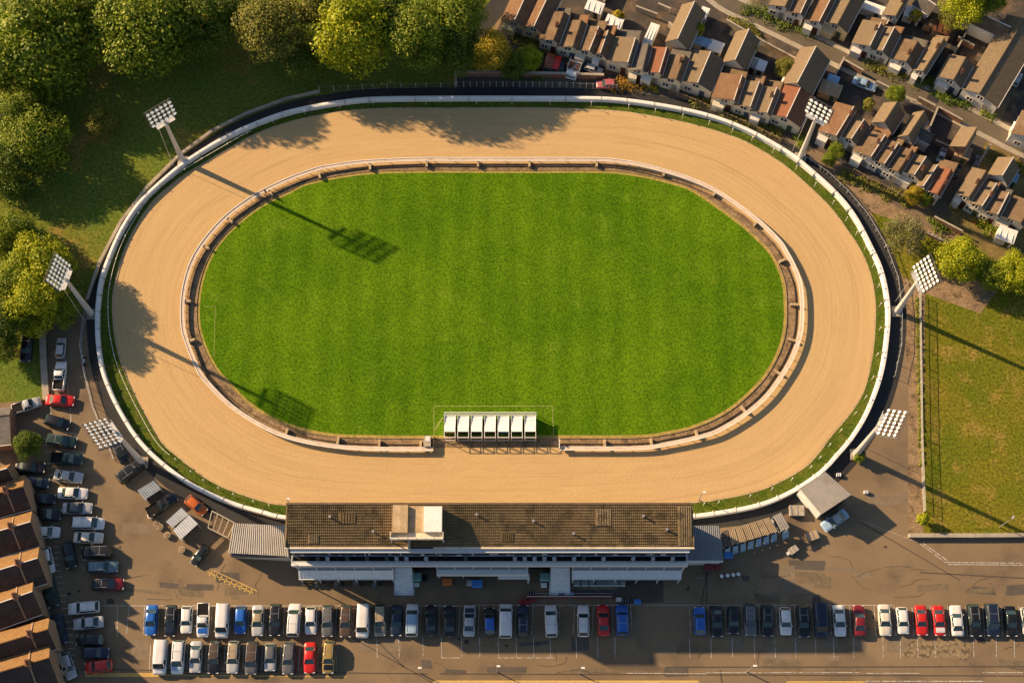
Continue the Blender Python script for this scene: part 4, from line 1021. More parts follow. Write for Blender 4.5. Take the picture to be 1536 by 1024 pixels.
# length, width, height, bonnet frac, windscreen base/top, rear glass top/base, waist height
TYPES = {'hatchback': (4.0,1.74,1.47,(.00,.27,.42,.86,.97),.92), 'saloon': (4.5,1.78,1.44,(.00,.28,.43,.70,.84),.92), 'estate': (4.7,1.80,1.48,(.00,.28,.42,.90,.98),.94),
         'van': (5.0,1.95,2.05,(.00,.15,.27,.97,.995),1.10), 'people carrier': (4.8,1.86,1.72,(.00,.20,.35,.93,.99),1.02), 'off-roader': (4.6,1.88,1.78,(.00,.27,.37,.93,.985),1.08), 'pickup': (5.0,1.84,1.74,(.00,.27,.38,.55,.60),1.05)}
_cm = {}
def car_meshes(ty):
    if ty in _cm: return _cm[ty]
    L, W, Hh, (b0, w0, w1, r1, r0), zw = TYPES[ty]
    X_ = lambda f: L/2-f*L                      # front at +x
    # lower body: loft of cross sections
    st_ = [(0,.70,.42,.62),(.015,.84,.36,.70),(.06,.93,.28,zw-.16),(.14,.98,.24,zw-.09),(w0,1.0,.22,zw),(.5,1.0,.22,zw+.01),(max(r0-.02,.8),.99,.23,zw+.0),(.95,.95,.27,zw-.03 if r0 > .9 else zw-.02),(.985,.88,.34,zw-.08),(1.0,.74,.42,zw-.2)]
    if ty in ('van',): st_[1] = (.015,.86,.34,.86); st_[2] = (.05,.95,.28,zw-.08)
    m = MB(); rows = []
    for f, wf, zb_, zt in st_:
        h = W/2*wf; x = X_(f); zm = zb_+(zt-zb_)*.55
        pr = [(h*.9, zb_), (h*.99, zb_+.08), (h, zm), (h*.97, zt-.06), (h*.90, zt), (h*.45, zt+.025)]
        rows.append([(x, y, z) for y, z in pr]+[(x, 0, zt+.03)]+[(x, -y, z) for y, z in pr[::-1]])
    m.grid(rows); m.face(rows[0]); m.face(rows[-1][::-1])
    m.grid([[r[0] for r in rows], [r[-1] for r in rows]])
    if ty == 'pickup':
        for y in (-W*.46, W*.46): m.box((X_(.80), y, zw+.06), (L*.36, .1, .16))
        m.box((X_(.985), 0, zw+.04), (.08, W*.9, .16))
    body = m.mesh('body', [tyre], True)
    # glasshouse
    gb = zw-.01; hw0, hw1 = W/2*.90, W/2*.74
    if ty in ('van', 'people carrier'): hw1 = W/2*.84
    if ty == 'off-roader': hw1 = W/2*.80
    m = MB()
    sec = [(w0+.005, hw0*.96, gb, hw0*.9, gb+.04), (w1, hw0, gb, hw1, Hh-.05), ((w1+r1)/2, hw0, gb, hw1*1.01, Hh-.015), (r1, hw0, gb, hw1*.97, Hh-.05), (r0, hw0*.95, gb, hw0*.86, gb+.05)]
    rows = [[(X_(f), -a, zb_), (X_(f), -b, zt), (X_(f), b, zt), (X_(f), a, zb_)] for f, a, zb_, b, zt in sec]
    m.grid(rows); m.face(rows[0]); m.face(rows[-1][::-1])
    gl_ = m.mesh('window_glass', [cglass])
    # roof panel and pillars
    m = MB(); k0, k1 = w1+.004, r1-.004; N_ = 6; top = []; bt = []
    for i in range(N_+1):
        t = i/N_; f = k0+(k1-k0)*t; a = hw1*(1.0 if 0 < i < N_ else .95)+.012; z = Hh-.045+.045*math.sin(math.pi*t)
        top.append([(X_(f), -a, z-.03), (X_(f), -a*.93, z+.018), (X_(f), -a*.4, z+.04), (X_(f), a*.4, z+.04), (X_(f), a*.93, z+.018), (X_(f), a, z-.03)])
    m.grid(top); m.face(top[0]); m.face(top[-1][::-1])
    for s in (-1, 1):
        m.bar((X_(w0+.01), s*hw0*.93, gb+.03), (X_(w1), s*hw1*.99, Hh-.04), .07, .05)
        m.bar((X_(r0-.005), s*hw0*.92, gb+.03), (X_(r1), s*hw1*.97, Hh-.04), .09, .06)
        mid = (w1+r1)/2; m.bar((X_(mid), s*(hw0+.005), gb), (X_(mid), s*(hw1+.012), Hh-.03), .08, .04)
        if ty == 'van':
            m.hexa([Vector(q) for q in ((X_(.40),s*(hw0+.015),gb),(X_(.985),s*(hw0+.01),gb),(X_(.985),s*hw0*.9,gb),(X_(.40),s*hw0*.9,gb),(X_(.40),s*(hw1+.02),Hh-.04),(X_(.965),s*(hw1+.015),Hh-.04),(X_(.965),s*hw1*.9,Hh-.04),(X_(.40),s*hw1*.9,Hh-.04))])
    roof_ = m.mesh('roof', [tyre], True)
    m = MB(); m.tube([(0,-.11,0),(0,-.09,0),(0,.09,0),(0,.11,0)], [.26,.31,.31,.26], 14); 
    m.tube([(0,-.115,0),(0,.115,0)], [.19,.19], 10, 1)
    wh = m.mesh('wheel', [tyre, rimm])
    m = MB(); m.box((0,0,0), (.16,.34,.13)); hm = m.mesh('headlight', [hl])
    m = MB(); m.box((0,0,0), (.07,.24,.17)); tm = m.mesh('tail_light', [tl])
    m = MB(); m.hexa([Vector(q) for q in ((-.06,-.08,-.06),(.07,-.08,-.05),(.05,.08,-.05),(-.06,.08,-.06),(-.06,-.08,.06),(.05,-.08,.05),(.03,.08,.05),(-.06,.08,.06))]); mm = m.mesh('mirror', [tyre])
    m = MB(); m.box((0,0,0), (.03,.5,.12)); pm = m.mesh('number_plate', [numb])
    m = MB()
    if ty == 'pickup': m.box((X_(.80), 0, zw+.02), (L*.33, W*.84, .03))
    elif ty in ('off-roader', 'estate', 'people carrier'):
        for s in (-1, 1): m.bar((X_(w1+.06), s*hw1*.86, Hh+.05), (X_(r1-.05), s*hw1*.86, Hh+.05), .05, .05)
        m.bar((X_((w1+r1)/2), -hw1*.86, Hh+.05), (X_((w1+r1)/2), hw1*.86, Hh+.05), .05, .04)
    bed = m.mesh('load_bed' if ty == 'pickup' else 'roof_rail', [tyre]) if m.v else None
    _cm[ty] = (body, gl_, roof_, wh, hm, tm, mm, pm, bed); return _cm[ty]
def part(name, me, parent, loc=(0,0,0), mat=None, rz=0):
    o = bpy.data.objects.new(name, me); col.objects.link(o); o.parent = parent; o.location = loc; o.rotation_euler = (0,0,rz)
    if mat: o.material_slots[0].link = 'OBJECT'; o.material_slots[0].material = mat
    return o
crnd = random.Random(3)
def car(px, py, ang, ty, colr, label, group, roofc=None, scale=1.0, bonnet=None):
    """ang: heading in degrees, 0 = right, 90 = up the picture"""
    L, W, Hh, fr, zw = TYPES[ty]
    p = P(px, py, .7); t = thing('parked_car', (p.x, p.y, 0.02), label, 'car', group, R(ang))
    t.scale = (scale*crnd.uniform(.98,1.02),)*3
    body, gl_, roof_, wh, hm, tm, mm, pm, bed = car_meshes(ty)
    bc = paint(colr, COL[colr])
    part('body', body, t, mat=bc); part('window_glass', gl_, t); part('roof', roof_, t, mat=paint(roofc, COL[roofc]) if roofc else bc)
    for fx in (.19, .81):
        for s in (-1, 1): part('wheel', wh, t, (L/2-fx*L, s*(W/2-.09), .31))
    for s in (-1, 1):
        part('headlight', hm, t, (L/2-.12, s*W*.33, .66)); part('tail_light', tm, t, (-L/2+.06, s*W*.34, zw-.28))
        part('mirror', mm, t, (L/2-(fr[1]+.04)*L, s*(W/2+.07), zw+.04), bc)
    part('number_plate', pm, t, (-L/2-.005, 0, .62))
    if bed: part(bed.name.split('.')[0], bed, t, mat=tyre if ty == 'pickup' else rimm)
    if bonnet:
        m = MB(); x0, x1 = L/2-.10*L, L/2-(fr[1]-.02)*L
        m.grid([[(x0+(x1-x0)*i/3, y, (zw-.10+.13*(i/3)**.5)+.012+(.02 if abs(y) < .4 else 0)) for y in (-W*.38,-W*.2,0,W*.2,W*.38)] for i in range(4)])
        m.build('bonnet', paint(bonnet, COL[bonnet]), t, local=True)
    return t
PF = 'cars in the long front row'; PB = 'cars in the short back row'; PC = 'cars in the left column'; PD = 'cars against the left terrace'
row1 = [(227,'saloon','blue','d'),(256,'estate','black','d',None,'navy'),(280,'hatchback','white','d'),(305,'pickup','white','d',None,'blue'),(334,'van','white','d'),(361,'hatchback','blue','d'),(387,'saloon','silver','d','beige'),(413,'estate','black','d'),(441,'people carrier','white','u'),(466.5,'hatchback','white','d'),
 (491.5,'estate','grey','d'),(519,'estate','brown','d'),(544.5,'van','white','d'),(570,'estate','beige','d',None,'grey'),(595,'saloon','navy','d'),(618,'people carrier','white','u','pale blue'),(646,'saloon','black','u',None),(674,'saloon','black','u','black'),(704,'saloon','silver','u',None,'navy'),(734.5,'hatchback','black','u','blue'),
 (758.5,'van','white','u'),(784.5,'estate','navy','u'),(826.5,'people carrier','white','u'),(875,'estate','white','u'),(905,'saloon','red','u'),(933,'off-roader','blue','u'),(1049.5,'hatchback','blue','u'),(1075,'saloon','black','d'),(1100,'hatchback','black','d'),(1125,'estate','grey','d'),(1151,'estate','black','d'),(1178,'hatchback','white','d'),
 (1205,'estate','black','d'),(1230.5,'van','navy','d'),(1259,'saloon','white','d'),(1289,'saloon','maroon','u'),(1327,'saloon','cream','d'),(1354,'hatchback','white','d'),(1382,'saloon','red','d'),(1408.5,'saloon','red','d','red','white'),(1435,'saloon','white','u'),(1461.5,'estate','black','d'),(1488,'people carrier','navy','d'),(1516,'saloon','black','d'),(1541,'hatchback','silver','d')]
row2 = [(241,'van','white','d'),(267.5,'people carrier','white','d',None,'pale blue'),(294,'saloon','silver','d'),(321.5,'estate','black','d','brown'),(350,'estate','silver','d','beige'),(378,'people carrier','grey','d','brown'),(405.5,'hatchback','silver','d','grey'),(433,'estate','grey','d'),(465,'saloon','red','d'),(493.5,'estate','gold','d',None,'black')]
def row_cars(row, y, grp, where, sc_=1.0):
    def d(i):
        e = row[i]; s = '%s %s' % (e[2], e[1])
        return s
    seen = {}
    for i, e in enumerate(row):
        x, ty, c, o = e[:4]; rf = e[4] if len(e) > 4 else None; bn = e[5] if len(e) > 5 else None
        L_ = d(i)
        if rf and rf != c: L_ += ' with %s roof' % rf
        if bn and bn != c: L_ += ' with %s bonnet' % bn
        lab = '%s, %s from the left in the %s' % (L_, ORD[i] if i < len(ORD) else None, where) if i < 26 else '%s, %s from the right in the %s' % (L_, ORD[len(row)-1-i], where)
        car(x, y+crnd.uniform(-1.2,1.2), (-90 if o == 'd' else 90)+crnd.uniform(-1.5,1.5), ty, c, lab, grp, rf, sc_, bn)
row_cars(row1, 930, PF, 'front row', 1.0)
row_cars(row2, 985.5, PB, 'back row', 1.0)
left = [(90,600.5,-3,'saloon','red',None,'bright red saloon parked crosswise at the top of the left column'),
 (86,633,-16,'hatchback','black',None,'black hatchback slanted below the bright red saloon'),
 (92.5,661,-8,'estate','green',None,'dark green estate with pale tail just right of the lone dark tree'),
 (100.5,688,-3,'pickup','green',None,'dark green pickup with blue load cover above the silver saloon'),
 (102.5,714.5,-7,'saloon','silver',None,'silver saloon with white tail, fifth in the left column'),
 (109,739.5,-2,'saloon','white',None,'white saloon with beige rear window, sixth in the left column'),
 (116,762,0,'saloon','silver','grey','silver-grey saloon right above the long white people carrier'),
 (132.5,785,-1,'people carrier','white',None,'long white people carrier above the white and yellow taxi'),
 (132.5,806,-2,'saloon','cream',None,'white taxi with yellow door in the left column'),
 (145,827.5,180,'off-roader','black',None,'black off-roader between the taxi and the teal estate'),
 (153.5,850,2,'estate','teal',None,'teal grey estate car below the black off-roader'),
 (162,876,0,'estate','maroon','black','maroon estate with black roof at the bulge of the left column'),
 (125.5,911,185,'estate','white',None,'pale silver estate first below the maroon estate'),
 (132.5,934,186,'saloon','silver',None,'silver saloon with green windscreen below the pale silver estate'),
 (135,959,180,'hatchback','black',None,'black hatchback with patterned rear window below the silver saloon'),
 (143,978.5,0,'hatchback','navy',None,'dark navy hatchback just above the bright red bottom car'),
 (147.5,999,186,'hatchback','red',None,'bright red hatchback at the bottom of the left column')]
for x, y, a, ty, c, rf, lab in left:
    t = car(x, y, a, ty, c, lab, PC, rf)
    if 'taxi' in lab:
        m = MB(); L, W, Hh, fr, zw = TYPES[ty]
        m.box((0, -W/2-.004, .62), (1.9, .03, .42)); m.build('door', paint('yellow', COL['yellow']), t, local=True)
for x, y, a, ty, c, rf, lab in [
 (45,701,0,'saloon','black',None,'black saloon half under the lone dark tree'),
 (54.5,723.5,-4,'hatchback','navy',None,'dark hatchback by the pale wall of the uppermost left house'),
 (61.5,748,0,'saloon','black',None,'black saloon third down against the left terrace'),
 (67,771.5,0,'pickup','black',None,'black pickup just above the lone white car of the terrace side'),
 (70,798,0,'hatchback','white',None,'white hatchback nosing out from the left terrace'),
 (71,840,-72,'hatchback','white',None,'white car squeezed against the third terrace house'),
 (104,832,-74,'hatchback','black',None,'black hatchback slanted across the lane beside the taxi'),
 (76,888,-72,'saloon','green',None,'very dark green saloon in the shade of the fourth terrace house'),
 (88.5,943,-74,'saloon','navy',None,'dark blue saloon beside the zigzag white ticks'),
 (102,998,-66,'hatchback','silver',None,'pale car almost hidden behind the lowest left yard wall')]:
    car(x, y, a, ty, c, lab, PD, rf)
for x, y, a, ty, c, rf, lab, sc_ in [
 (91,521.5,90,'hatchback','silver',None,'small pale hatchback on the shaded left road, upper of two', .85),
 (90,564,90,'pickup','white',None,'white pickup with dark bed on the shaded left road', .95),
 (40,521,-90,'estate','black',None,'black car in the shaded drive under the left trees', 1),
 (40,608,20,'pickup','silver',None,'old pale pickup with clutter beside the purple-grey roof', .9),
 (181,678,-58,'off-roader','black',None,'black off-roader at the foot of the left floodlight tower, upper one', .9),
 (196,706.5,40,'off-roader','black',None,'large black off-roader above the single blue-grey canopy', 1),
 (243,757,35,'pickup','black',None,'black pickup between the metal canopies', 1),
 (294,757.5,-38,'hatchback','orange',None,'bright orange hatchback beside the white ribbed canopies', .95),
 (300,832,-125,'hatchback','black',None,'small black car with pale windscreen near the pergola', .85),
 (1252,780,213,'saloon','pale blue','silver','pale blue and white saloon beside the square workshop', 1.0),
 (823,99,-105,'van','rust',None,'brown old van parked left of the red van by the access lane', .8),
 (833.5,101,-105,'van','red',None,'faded red van between the brown van and the dark car', .75),
 (842,101,-105,'hatchback','black',None,'dark small car beside the faded red van', .8),
 (890,103,-20,'hatchback','silver',None,'pale car under the narrow rust house', .8),
 (910,126,180,'hatchback','pink',None,'pink and white car at the end of the access lane', .85),
 (1297,126,-25,'saloon','pale blue',None,'pale blue car under a cover beside the street', .9),
 (1414,231,64,'saloon','silver',None,'pale car at the kerb of the shaded side street, upper', .7),
 (1435,255,64,'hatchback','black',None,'black car further down the kerb of the shaded side street', .7),
 (1466,243,64,'hatchback','grey',None,'grey car on the right kerb of the shaded side street', .7),
 (1526,118,61,'hatchback','silver',None,'pale car along the black street beside the very long house', .7)]:
    car(x, y, a, ty, c, lab, 'cars parked singly around the stadium', rf, sc_)
# open truck by the terrace
p = P(863, 95, 1.2); t = thing('open_truck', (p.x, p.y, 0), 'white open-backed truck carrying orange and grey clutter', 'truck', None, R(72)); t.scale = (.72,)*3
m = MB()
m.box((0,0,.75),(5.0,2.9,.2)); 
for y in (-1.45, 1.45): m.box((.2,y,1.3),(4.6,.1,1.0))
for x in (-2.1, .4, 2.5): m.box((x,0,1.3),(.1,2.8,1.0))
m.build('truck_bed', white_m, t, local=True)
m = MB(); m.box((-3.1,0,1.15),(1.3,2.6,1.5)); m.hexa([Vector(q) for q in ((-3.7,-1.25,1.9),(-2.5,-1.25,1.9),(-2.5,1.25,1.9),(-3.7,1.25,1.9),(-3.4,-1.1,2.3),(-2.55,-1.1,2.3),(-2.55,1.1,2.3),(-3.4,1.1,2.3))]); m.build('cab', white_m, t, local=True)
m = MB(); m.box((-3.78,0,1.6),(.05,2.2,.5)); m.build('windscreen', cglass, t, local=True)
for x in (-2.9, 1.6):
    for y in (-1.3, 1.3):
        m = MB(); m.tube([(x,y-.15,.4),(x,y+.15,.4)], .4, 12); m.build('wheel', tyre, t, local=True)
t2 = thing('rubble_heap', (p.x, p.y, .62), 'heap of orange and brown rubbish in the white open truck', 'rubbish', None, R(72)); t2.scale = (.7,)*3
m = MB(); rr2 = random.Random(5)
for k in range(26):
    m.box((rr2.uniform(-1.2,1.2), rr2.uniform(-1.6,1.6), .1+rr2.random()*.5), (rr2.uniform(.3,.9),)*2+(rr2.uniform(.1,.5),), rr2.random()*3, rr2.choice((0,0,1,2)))
m.build('rubble', [plain('orange_scrap', (.40,.12,.03), .7, var=.4), plain('grey_scrap', (.45,.42,.38), .7), plain('brown_scrap', (.16,.09,.05), .8)], t2, local=True)

# ------------------------------------------------------------------ trees, hedges
def leafmat(name, dark, light, third):
    m, b = base_mat(name, .55, .25)
    n = m.node_tree.nodes; l = m.node_tree.links
    at = n.new('ShaderNodeAttribute'); at.attribute_name = 'tint'
    sep = n.new('ShaderNodeSeparateColor'); l.new(at.outputs['Color'], sep.inputs[0])
    c = mixc(m, sep.outputs[0], dark, light)
    k = rampf(m, sep.outputs[1], .7, 1.0)
    c = mixc(m, k, c, third)
    l.new(c, b.inputs['Base Color'])
    tr = n.new('ShaderNodeBsdfTranslucent'); l.new(c, tr.inputs[0])
    mx = n.new('ShaderNodeMixShader'); mx.inputs[0].default_value = .28
    out = n['Material Output']; l.new(b.outputs[0], mx.inputs[1]); l.new(tr.outputs[0], mx.inputs[2]); l.new(mx.outputs[0], out.inputs[0])
    return m
LEAF = {'green': leafmat('leaf_green', (0.071,0.120,0.009), (0.231,0.301,0.016), (0.349,0.372,0.026)),
        'deep': leafmat('leaf_deep', (0.048,0.088,0.009), (0.135,0.199,0.016), (0.206,0.246,0.020)),
        'bright': leafmat('leaf_bright', (0.159,0.222,0.006), (0.397,0.428,0.012), (0.539,0.492,0.020)),
        'olive': leafmat('leaf_olive', (0.104,0.123,0.020), (0.254,0.250,0.038), (0.365,0.317,0.054)),
        'yellow': leafmat('leaf_yellow', (0.222,0.206,0.012), (0.476,0.349,0.020), (0.620,0.412,0.032)),
        'autumn': leafmat('leaf_autumn', (0.254,0.159,0.016), (0.539,0.270,0.032), (0.190,0.190,0.016)),
        'grey': leafmat('leaf_grey', (0.135,0.127,0.056), (0.238,0.222,0.095), (0.159,0.190,0.040))}
bark = nm('bark', (.07,.05,.03), (.11,.08,.05), 2)
def crown(seed, lumps, leaves, leaf, flat=.8, spread=.62, lr=(.22,.40)):
    """crown of radius about 1: leaf-sized faces scattered over many overlapping clumps"""
    r = random.Random(seed); V = []; Fc = []; tint = []
    cs = []
    for i in range(lumps):
        z = r.uniform(-.55, 1); a = r.uniform(0, 6.283); q = math.sqrt(max(0, 1-z*z))*(r.random()**.35)
        cs.append((Vector((q*math.cos(a)*spread, q*math.sin(a)*spread, z*spread*flat)), r.uniform(*lr), r.random()))
    for c, rad, tn in cs:
        for k in range(int(leaves*(rad/.3)**2)):
            d = Vector((r.gauss(0,1), r.gauss(0,1), r.gauss(0,1)+.25)).normalized()
            p = c+Vector((d.x, d.y, d.z*.85))*rad*(1-.45*r.random()**2)
            nrm = (d+Vector((r.gauss(0,.55), r.gauss(0,.55), r.gauss(0,.55)+.35))).normalized()
            x = nrm.orthogonal().normalized(); ang = r.uniform(0, 6.283); y = nrm.cross(x)
            x, y = x*math.cos(ang)+y*math.sin(ang), y*math.cos(ang)-x*math.sin(ang)
            s = leaf*r.uniform(.6, 1.3); i = len(V)
            V.extend([p-x*s-y*s*.3, p+x*.2*s-y*s*.7, p+x*s+y*s*.25, p-x*.1*s+y*s*.7]); Fc.append((i, i+1, i+2, i+3))
            tint.append((min(1, max(0, tn*.65+r.random()*.45-.05)), r.random(), 0, 1))
    me = bpy.data.meshes.new('crown'); me.from_pydata([tuple(v) for v in V], [], Fc)
    ca = me.color_attributes.new('tint', 'FLOAT_COLOR', 'CORNER')
    flat_ = []
    for t in tint: flat_.extend(t*4)
    ca.data.foreach_set('color', flat_)
    me.materials.append(LEAF['green']); me.update(); return me
CROWN = [crown(100+i, 95, 210, .030, .85, .74, lr=(.12,.34)) for i in range(5)]
SPARSE = [crown(200+i, 48, 120, .032, .75, .68, (.16,.28)) for i in range(2)]
BUSH = [crown(300+i, 14, 60, .10, .85, .6, (.28,.45)) for i in range(3)]
def trunk_mesh(seed, hc):
    r = random.Random(seed); m = MB()
    m.tube([(0,0,0),(r.uniform(-.1,.1),r.uniform(-.1,.1),.5*hc),(0,0,hc)], [.055*hc*.6,.04*hc*.6,.02*hc], 7)
    for k in range(6):
        a = k*1.05+r.random(); z = hc*r.uniform(.45,.8); q = hc*.4
        m.tube([(0,0,z),(math.cos(a)*q*.5,math.sin(a)*q*.5,z+q*.4),(math.cos(a)*q,math.sin(a)*q,z+q*.75)], [.018*hc,.012*hc,.005*hc], 5)
    return m.mesh('trunk', [bark])
_tk = {}
tr = random.Random(21)
def tree(px, py, rp, kind, label, hc=None, group=None, proto=None, flat=1.0, name='broadleaf_tree'):
    rad0 = rp*mpp(px, py, 6)
    if hc is None: hc = max(.9*rad0, min(7.5, 1.0*rad0+1.0))
    p = P(px, py, hc); rad = rp*mpp(px, py, hc)
    t = thing(name, (p.x, p.y, 0), label, 'tree', group)
    me = tr.choice(proto or CROWN)
    o = bpy.data.objects.new('crown', me); col.objects.link(o); o.parent = t; o.location = (0, 0, hc)
    s = rad*(1.28 if proto is None else 1.15); o.scale = (s, s, s*flat*tr.uniform(.9,1.1)); o.rotation_euler = (0, 0, tr.uniform(0, 6.28))
    o.material_slots[0].link = 'OBJECT'; o.material_slots[0].material = LEAF[kind]
    k = round(hc); 
    if k not in _tk: _tk[k] = trunk_mesh(k, hc)
    q = bpy.data.objects.new('trunk', _tk[k]); col.objects.link(q); q.parent = t
    return t
GW = 'woodland trees around the shaded park'
for x, y, r, k, lab, h in [
 (58,62,78,'green','biggest broad green tree filling the upper left corner',8.0),
 (212,48,68,'green','large round green tree right of the biggest corner tree',7.5),
 (140,18,40,'deep','dark green tree filling the gap between the two largest corner trees',6.5),
 (305,30,46,'deep','dark tree between the large round tree and the olive tree',7),
 (408,44,50,'olive','pale olive tree at the top, left of the bright green one',8),
 (455,92,28,'deep','small dark tree squeezed below the olive and bright trees',4),
 (527,46,58,'bright','brightest yellow-green tree of the top woodland',9),
 (480,15,34,'olive','olive tree peeping between the pale olive and bright trees',7),
 (588,18,30,'deep','dark tree behind the bright tree and the round one',8),
 (622,56,46,'green','round mid green tree standing alone in front of the top woodland',8.5),
 (685,18,44,'green','green tree at the top beside the dark lane of the first house',7.5),
 (690,76,34,'deep','dark tree in shade between the round tree and the yellow tree',5.5),
 (30,168,36,'green','green tree below the biggest corner tree at the left edge',5.5),
 (58,208,46,'green','green tree above the sunlit brown patch on the left',5),
 (16,258,40,'deep','deep green tree at the left edge above the sunlit grass streak',3.4),
 (150,180,22,'olive','small bushy tree standing alone on the shaded grass',2.2),
 (16,352,34,'green','light green tree at the left edge above the yellow-green clump',3.2),
 (62,396,44,'bright','yellow-green tree left of the second floodlight bank',5.5),
 (22,424,36,'green','green tree at the left edge behind the yellow-green tree',5),
 (50,452,46,'bright','wide yellow-green tree over the shaded drive',5.5),
 (92,468,24,'green','small green tree beside the foot of the left floodlight tower',4),
 (8,478,36,'deep','dark tree at the left edge above the shaded drive',5),
 (-10,95,40,'deep','dark tree cut by the left edge near the top',6),
 (5,520,22,'deep','dark shrubby tree left of the black car in the drive',4),
 (250,8,36,'deep','dark tree top at the upper edge behind the large round tree',6.5),
 (360,10,34,'deep','shaded tree at the upper edge behind the olive tree',6.5)]:
    tree(x, y, r, k, lab, h*(.88 if x > 120 else .74), GW)
for x, y, r, k, lab, h, pr in [
 (733,78,32,'yellow','golden yellow tree below the first yellow-walled house',4.5,CROWN),
 (768,96,24,'deep','low dark green tree right of the golden yellow tree',2.6,CROWN),
 (792,88,21,'bright','bright green round bush tree left of the brown van',2.6,CROWN),
 (42,667,23,'deep','lone dark green tree beside the left parking column',3.4,CROWN),
 (1358,352,37,'grey','large sparse grey-green tree beside the right bend',3.6,SPARSE),
 (1440,390,36,'bright','bright green round tree with a yellow side at the field corner',4.0,CROWN),
 (1488,412,26,'green','darker green tree between the two bright ones at the field corner',3.2,CROWN),
 (1524,408,32,'bright','bright green tree at the right edge above the dry field',4.0,CROWN),
 (1450,6,36,'bright','bright yellow-green tree at the top right corner',5,CROWN),
 (1482,-4,28,'green','green tree at the top edge right of the bright yellow-green one',5,CROWN),
 (1425,30,20,'olive','small olive tree beside the bright top right tree',3,SPARSE),
 (1047,44,11,'bright','thin yellow-green tree beside the long tan pitched house',2.6,CROWN),
 (1128,74,9,'bright','tall thin yellow-green tree right of the second tan pitched house',2.6,CROWN),
 (1178,102,17,'olive','olive tree in the yard above the bright red gable',2.2,CROWN),
 (1344,142,15,'green','dark round tree on the near side of the street',2.4,CROWN),
 (1372,292,15,'yellow','yellow-green tree at the end of the post and rail fence',2.2,CROWN),
 (1386,298,13,'green','dark green bush tree right of the yellow-green one by the red end house',2.0,CROWN),
 (1384,779,10,'bright','small round green tree at the bottom corner of the dry field',1.6,BUSH),
 (1255,226,14,'green','green garden tree left of the white gable at the right bend',1.8,CROWN),
 (1244,240,11,'green','low green tree under the upper right floodlight mast',1.4,CROWN),
 (1373,23,13,'yellow','orange and yellow shrub tree in the dark yard at the top',1.8,BUSH),
 (1288,687,10,'green','low green shrub at the foot of the lower right floodlight tower',1.0,BUSH),
 (1303,158,11,'olive','olive shrub in the yard beside the covered pale blue car',1.5,BUSH),
 (927,24,10,'yellow','yellow-green shrub in the yard beside the white flat shed',1.6,BUSH)]:
    tree(x, y, r, k, lab, h, None, pr, 1.0 if r > 12 else 1.2)
def hedge(px, wd, kinds, label, seed, h=1.1, name='hedge'):
    """run of leafy clumps along a line, one plant thing"""
    r = random.Random(seed); c = [P(x, y) for x, y in px]
    t = thing(name, c[0], label, 'hedge'); V = []; Fc = []; tint = []
    for a, b in zip(c, c[1:]):
        d = b-a; L = d.length; k = 0.0; nrm = Vector((-d.y, d.x, 0)).normalized()
        while k < L:
            q = a+d*(k/L)+nrm*r.uniform(-wd/2, wd/2); s = r.uniform(.45,.9)*min(1.3, wd); tn = r.random(); k += .35
            if r.random() < .12: continue
            for j in range(70):
                dd = Vector((r.gauss(0,1), r.gauss(0,1), abs(r.gauss(0,1)))).normalized()
                p = q+Vector((dd.x*s, dd.y*s, dd.z*h*r.uniform(.5,1)*r.uniform(.6,1.1))); n_ = (dd+Vector((r.gauss(0,.5), r.gauss(0,.5), .5))).normalized()
                x = n_.orthogonal().normalized(); y = n_.cross(x); sz = r.uniform(.10,.2); i = len(V)
                V.extend([p-x*sz, p-y*sz*.6, p+x*sz, p+y*sz*.6]); Fc.append((i,i+1,i+2,i+3)); tint.append((tn*.6+r.random()*.4, r.random(), 0, 1))
    me = bpy.data.meshes.new('foliage'); o0 = t.location
    me.from_pydata([(v.x-o0.x, v.y-o0.y, v.z) for v in V], [], Fc)
    ca = me.color_attributes.new('tint', 'FLOAT_COLOR', 'CORNER'); fl = []
    for q in tint: fl.extend(q*4)
    ca.data.foreach_set('color', fl); me.materials.append(LEAF[kinds])
    o = bpy.data.objects.new('foliage', me); col.objects.link(o); o.parent = t; return t
hedge([(918,124),(945,126),(968,130)], 2.2, 'autumn', 'orange and green hedge right of the pink car', 1, 1.6)
hedge([(968,131),(985,133)], 1.6, 'yellow', 'yellow shrub clump below the first red roof', 2, 1.2)
hedge([(1040,150),(1075,160),(1110,176),(1150,190),(1170,200)], 1.5, 'olive', 'scrubby dark hedge between the terrace gardens and the fence at the bend', 3, 1.0)
hedge([(1196,205),(1210,214)], 2.0, 'green', 'dark green bush by the black slope of the red gabled house', 4, 1.2)
hedge([(1300,92),(1330,106),(1352,118)], 1.8, 'olive', 'brownish hedge in front of the white bays of the far terrace', 5, 1.2)
hedge([(1352,112),(1378,122),(1396,130)], 2.2, 'green', 'green hedge at the right end of the far terrace front gardens', 6, 1.3)
hedge([(1396,136),(1430,152),(1452,163)], 1.4, 'deep', 'dark narrow hedge along the street below the white-fronted houses', 7, 1.0)
hedge([(1120,12),(1150,24),(1185,40),(1216,52)], 2.2, 'deep', 'deep green planting along the top of the street', 8, 1.0)
hedge([(1476,170),(1486,178)], 1.4, 'green', 'small green hedge at the corner of the very long house', 9, 1.2)
hedge([(1470,332),(1490,345),(1512,356)], 1.8, 'green', 'green garden shrubs in front of the lower right white houses', 10, 1.2)
hedge([(1466,330),(1480,338)], 1.5, 'autumn', 'orange shrub on the brown grass below the four-windowed house', 11, 1.0)
hedge([(1262,262),(1300,278),(1340,294),(1364,306)], 1.3, 'olive', 'rough olive hedge along the post and rail fence', 12, .8)
hedge([(1490,236),(1512,244),(1540,258)], 1.2, 'olive', 'thin hedge on the near side of the street at the right', 13, .9)
hedge([(1428,308),(1434,304)], 1.2, 'yellow', 'yellow shrub by the barrier at the end of the side street', 14, 1.1)
